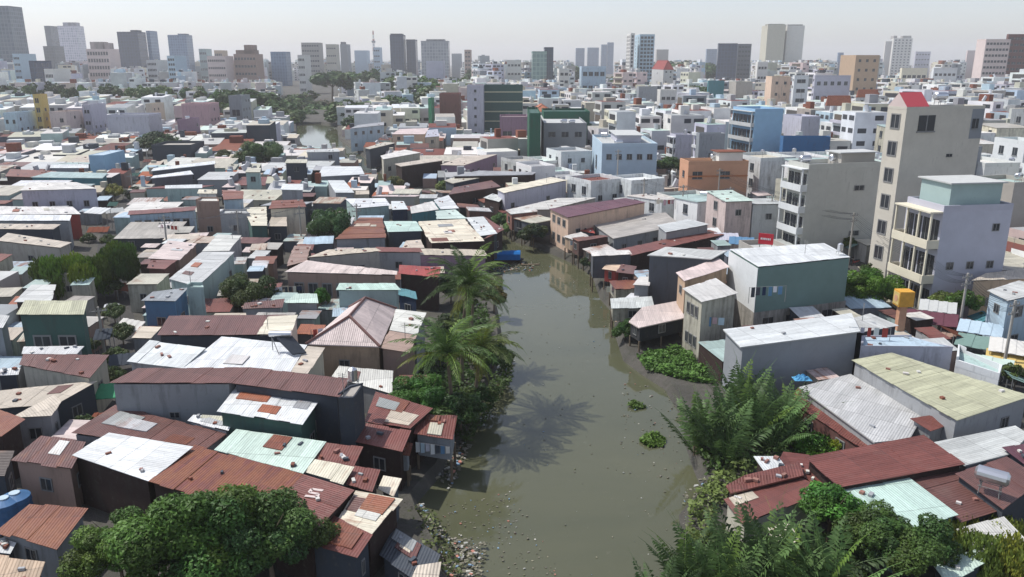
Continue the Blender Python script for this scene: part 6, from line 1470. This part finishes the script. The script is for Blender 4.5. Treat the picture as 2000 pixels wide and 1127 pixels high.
def gable_top():
    o, p = NAMED['tall narrow seven-storey cream house with blank side and small red gable']; V = [Vector(q)-o.location for q in p]; a, b_, g, e = V[0], V[1], V[3], V[2]
    d = (b_-a).normalized()*3.4; A, Bq, G, Eq = a, a+d, g, g+d; up = Vector((0, 0, .31)); r0 = (a+g)/2+Vector((0, 0, 2.0)); r1 = r0+d
    m = MB(); m.face([A+up, Bq+up, r1, r0]); m.face([r0, r1, Eq+up, G+up]); dn = Vector((0, 0, .12)); m.face([r0-dn, r1-dn, Bq+up-dn, A+up-dn]); m.face([G+up-dn, Eq+up-dn, r1-dn, r0-dn]); obj('gable_roof', m.mesh('gable_roof', [M['roof']]), o, color=rgb('c05058'), a=0)
    m = MB(); e1 = Vector((0, 0, .3)); m.face([G+e1, A+e1, r0-Vector((0, 0, .05))]); m.face([Bq+e1, Eq+e1, r1-Vector((0, 0, .05))]); obj('gable_front', m.mesh('gable_front', [M['wall']]), o, color=rgb('palepink'), a=.1)
    L_ = (b_-a).length; dd = (b_-a).normalized(); rz = math.atan2(dd.y, dd.x)
    for t, z, w, h_ in ((.27, a.z-1.7, 2.5, 1.9), (.62, a.z-5.8, .9, .35), (.6, a.z-10.4, .9, .35), (.9, a.z-1.9, 1.0, 1.2)):
        q = a+dd*L_*t; obj('window', FW, o, (q.x, q.y, z), rz, (w, 1, h_))
    m = MB(); q = a+dd*L_*.84; q2 = b_; n = Vector((dd.y, -dd.x, 0))*.02; m.face([(q+n).xy.to_3d()+Vector((0, 0, a.z-3.8)), (q2+n).xy.to_3d()+Vector((0, 0, a.z-3.8)), (q2+n).xy.to_3d()+Vector((0, 0, a.z-.1)), (q+n).xy.to_3d()+Vector((0, 0, a.z-.1))]); obj('painted_panel', m.mesh('painted_panel', [M['wall']]), o, color=rgb('bluegrey'), a=.1)
gable_top()
def bands(key, c, n, face=0, hh=.5):
    o, p = NAMED[key]; V = [Vector(q)-o.location for q in p]; a, b_ = V[face], V[(face+1) % 4]; ln = (b_-a).xy.length; rz = math.atan2(b_.y-a.y, b_.x-a.x); mid = (a+b_)/2
    for i in range(n):
        z = a.z*(i+.5)/n; m = MB(); m.box((-ln/2, -.12, z-hh/2), (ln/2, -.004, z+hh/2)); obj('band', m.mesh('band', [M['plain']]), o, (mid.x, mid.y, 0), rz, color=rgb(c))
bands('olive-green striped glass block beside cream tower house', 'olive', 5)
bands('orange-brown rendered two-storey house with flat roof', 'b07048', 2, hh=.3)
def cladding():
    # the ground storey under the teal-green cladding is reddish concrete; the canal front is white
    o, p = NAMED['teal-green clad house with white roof above reddish ground storey']
    V = [Vector(q)-o.location for q in p]
    for i in range(4):
        a, b_ = V[i], V[(i+1) % 4]; ln = (b_-a).xy.length; rz = math.atan2(b_.y-a.y, b_.x-a.x); mid = (a+b_)/2; nx, ny = (b_.y-a.y)/ln, -(b_.x-a.x)/ln
        m = MB(); m.box((-ln/2-.05, -.06, 0), (ln/2+.05, .0, 3.6)); obj('ground_storey', m.mesh('ground_storey', [M['wall']]), o, (mid.x, mid.y, 0), rz, color=rgb('concrete'), a=.9)
        if ny < -.5:
            for q in (-.35, -.1, .12, .3, .42): obj('window', FW, o, (mid.x+(b_.x-a.x)*q, mid.y+(b_.y-a.y)*q-.05, 2.1), rz, (1.3, 1, 1.5))
        if nx < -.5: m = MB(); m.box((-ln/2-.02, -.05, 3.601), (ln/2+.02, .0, min(a.z, b_.z)-.2)); obj('white_front', m.mesh('white_front', [M['wall']]), o, (mid.x, mid.y, 0), rz, color=rgb('white'), a=.3)
cladding()
# ================================================================ light, air, camera
w = bpy.data.worlds.new('World'); sc.world = w; w.use_nodes = True
nt = w.node_tree; bg = nt.nodes['Background']; sky = nt.nodes.new('ShaderNodeTexSky'); sky.sky_type = 'NISHITA'; sky.sun_disc = False
SX, SY, EL = -.93, .36, math.radians(56)
sky.sun_elevation = EL; sky.sun_rotation = math.atan2(SX, SY); sky.air_density = 1.0; sky.dust_density = 1.1; sky.ozone_density = 1.0; sky.altitude = 0
hs = nt.nodes.new('ShaderNodeHueSaturation'); hs.inputs['Saturation'].default_value = .58; hs.inputs['Value'].default_value = .9
nt.links.new(sky.outputs[0], hs.inputs['Color']); tn = mix(nt, 1.0, hs.outputs[0], (.965, .975, 1.05), 'MULTIPLY'); nt.links.new(tn, bg.inputs[0]); bg.inputs[1].default_value = .15
ld = bpy.data.lights.new('sun', 'SUN'); ld.energy = 3.75; ld.angle = math.radians(.5); ld.color = (1, .96, .9)
so = bpy.data.objects.new('sun', ld); COL.objects.link(so)
dv = Vector((SX*math.cos(EL), SY*math.cos(EL), math.sin(EL))).normalized(); so.rotation_euler = dv.to_track_quat('Z', 'Y').to_euler()
hz = bpy.data.materials.new('haze'); hz.use_nodes = True; nt = hz.node_tree; nt.nodes.clear(); o_ = nt.nodes.new('ShaderNodeOutputMaterial'); v = nt.nodes.new('ShaderNodeVolumePrincipled')
v.inputs['Color'].default_value = (.985, .985, 1, 1); v.inputs['Density'].default_value = .0002; v.inputs['Anisotropy'].default_value = .2
nt.links.new(v.outputs[0], o_.inputs['Volume'])
b = MB(); b.box((-FAR-50, -62, -2), (FAR+50, FAR+50, 125)); ho = structure('haze', b.mesh('haze', [hz]), kind='stuff')
ho.visible_shadow = True
cam = bpy.data.cameras.new('camera'); co = bpy.data.objects.new('camera', cam); COL.objects.link(co); co.location = (0, 0, H)
co.rotation_euler = (math.pi/2-TH, 0, 0); cam.sensor_width = 36; cam.lens = 36*F/2000; cam.clip_end = 12000; cam.clip_start = .5
sc.camera = co
sc.view_settings.view_transform = 'Standard'; sc.view_settings.look = 'None'; sc.view_settings.exposure = .2
sc.render.engine = 'CYCLES'; sc.cycles.max_bounces = 6; sc.cycles.diffuse_bounces = 3; sc.cycles.glossy_bounces = 2; sc.cycles.transmission_bounces = 2; sc.cycles.volume_bounces = 2; sc.cycles.use_denoising = True
print('things', len(THINGS), 'objects', len(bpy.data.objects))
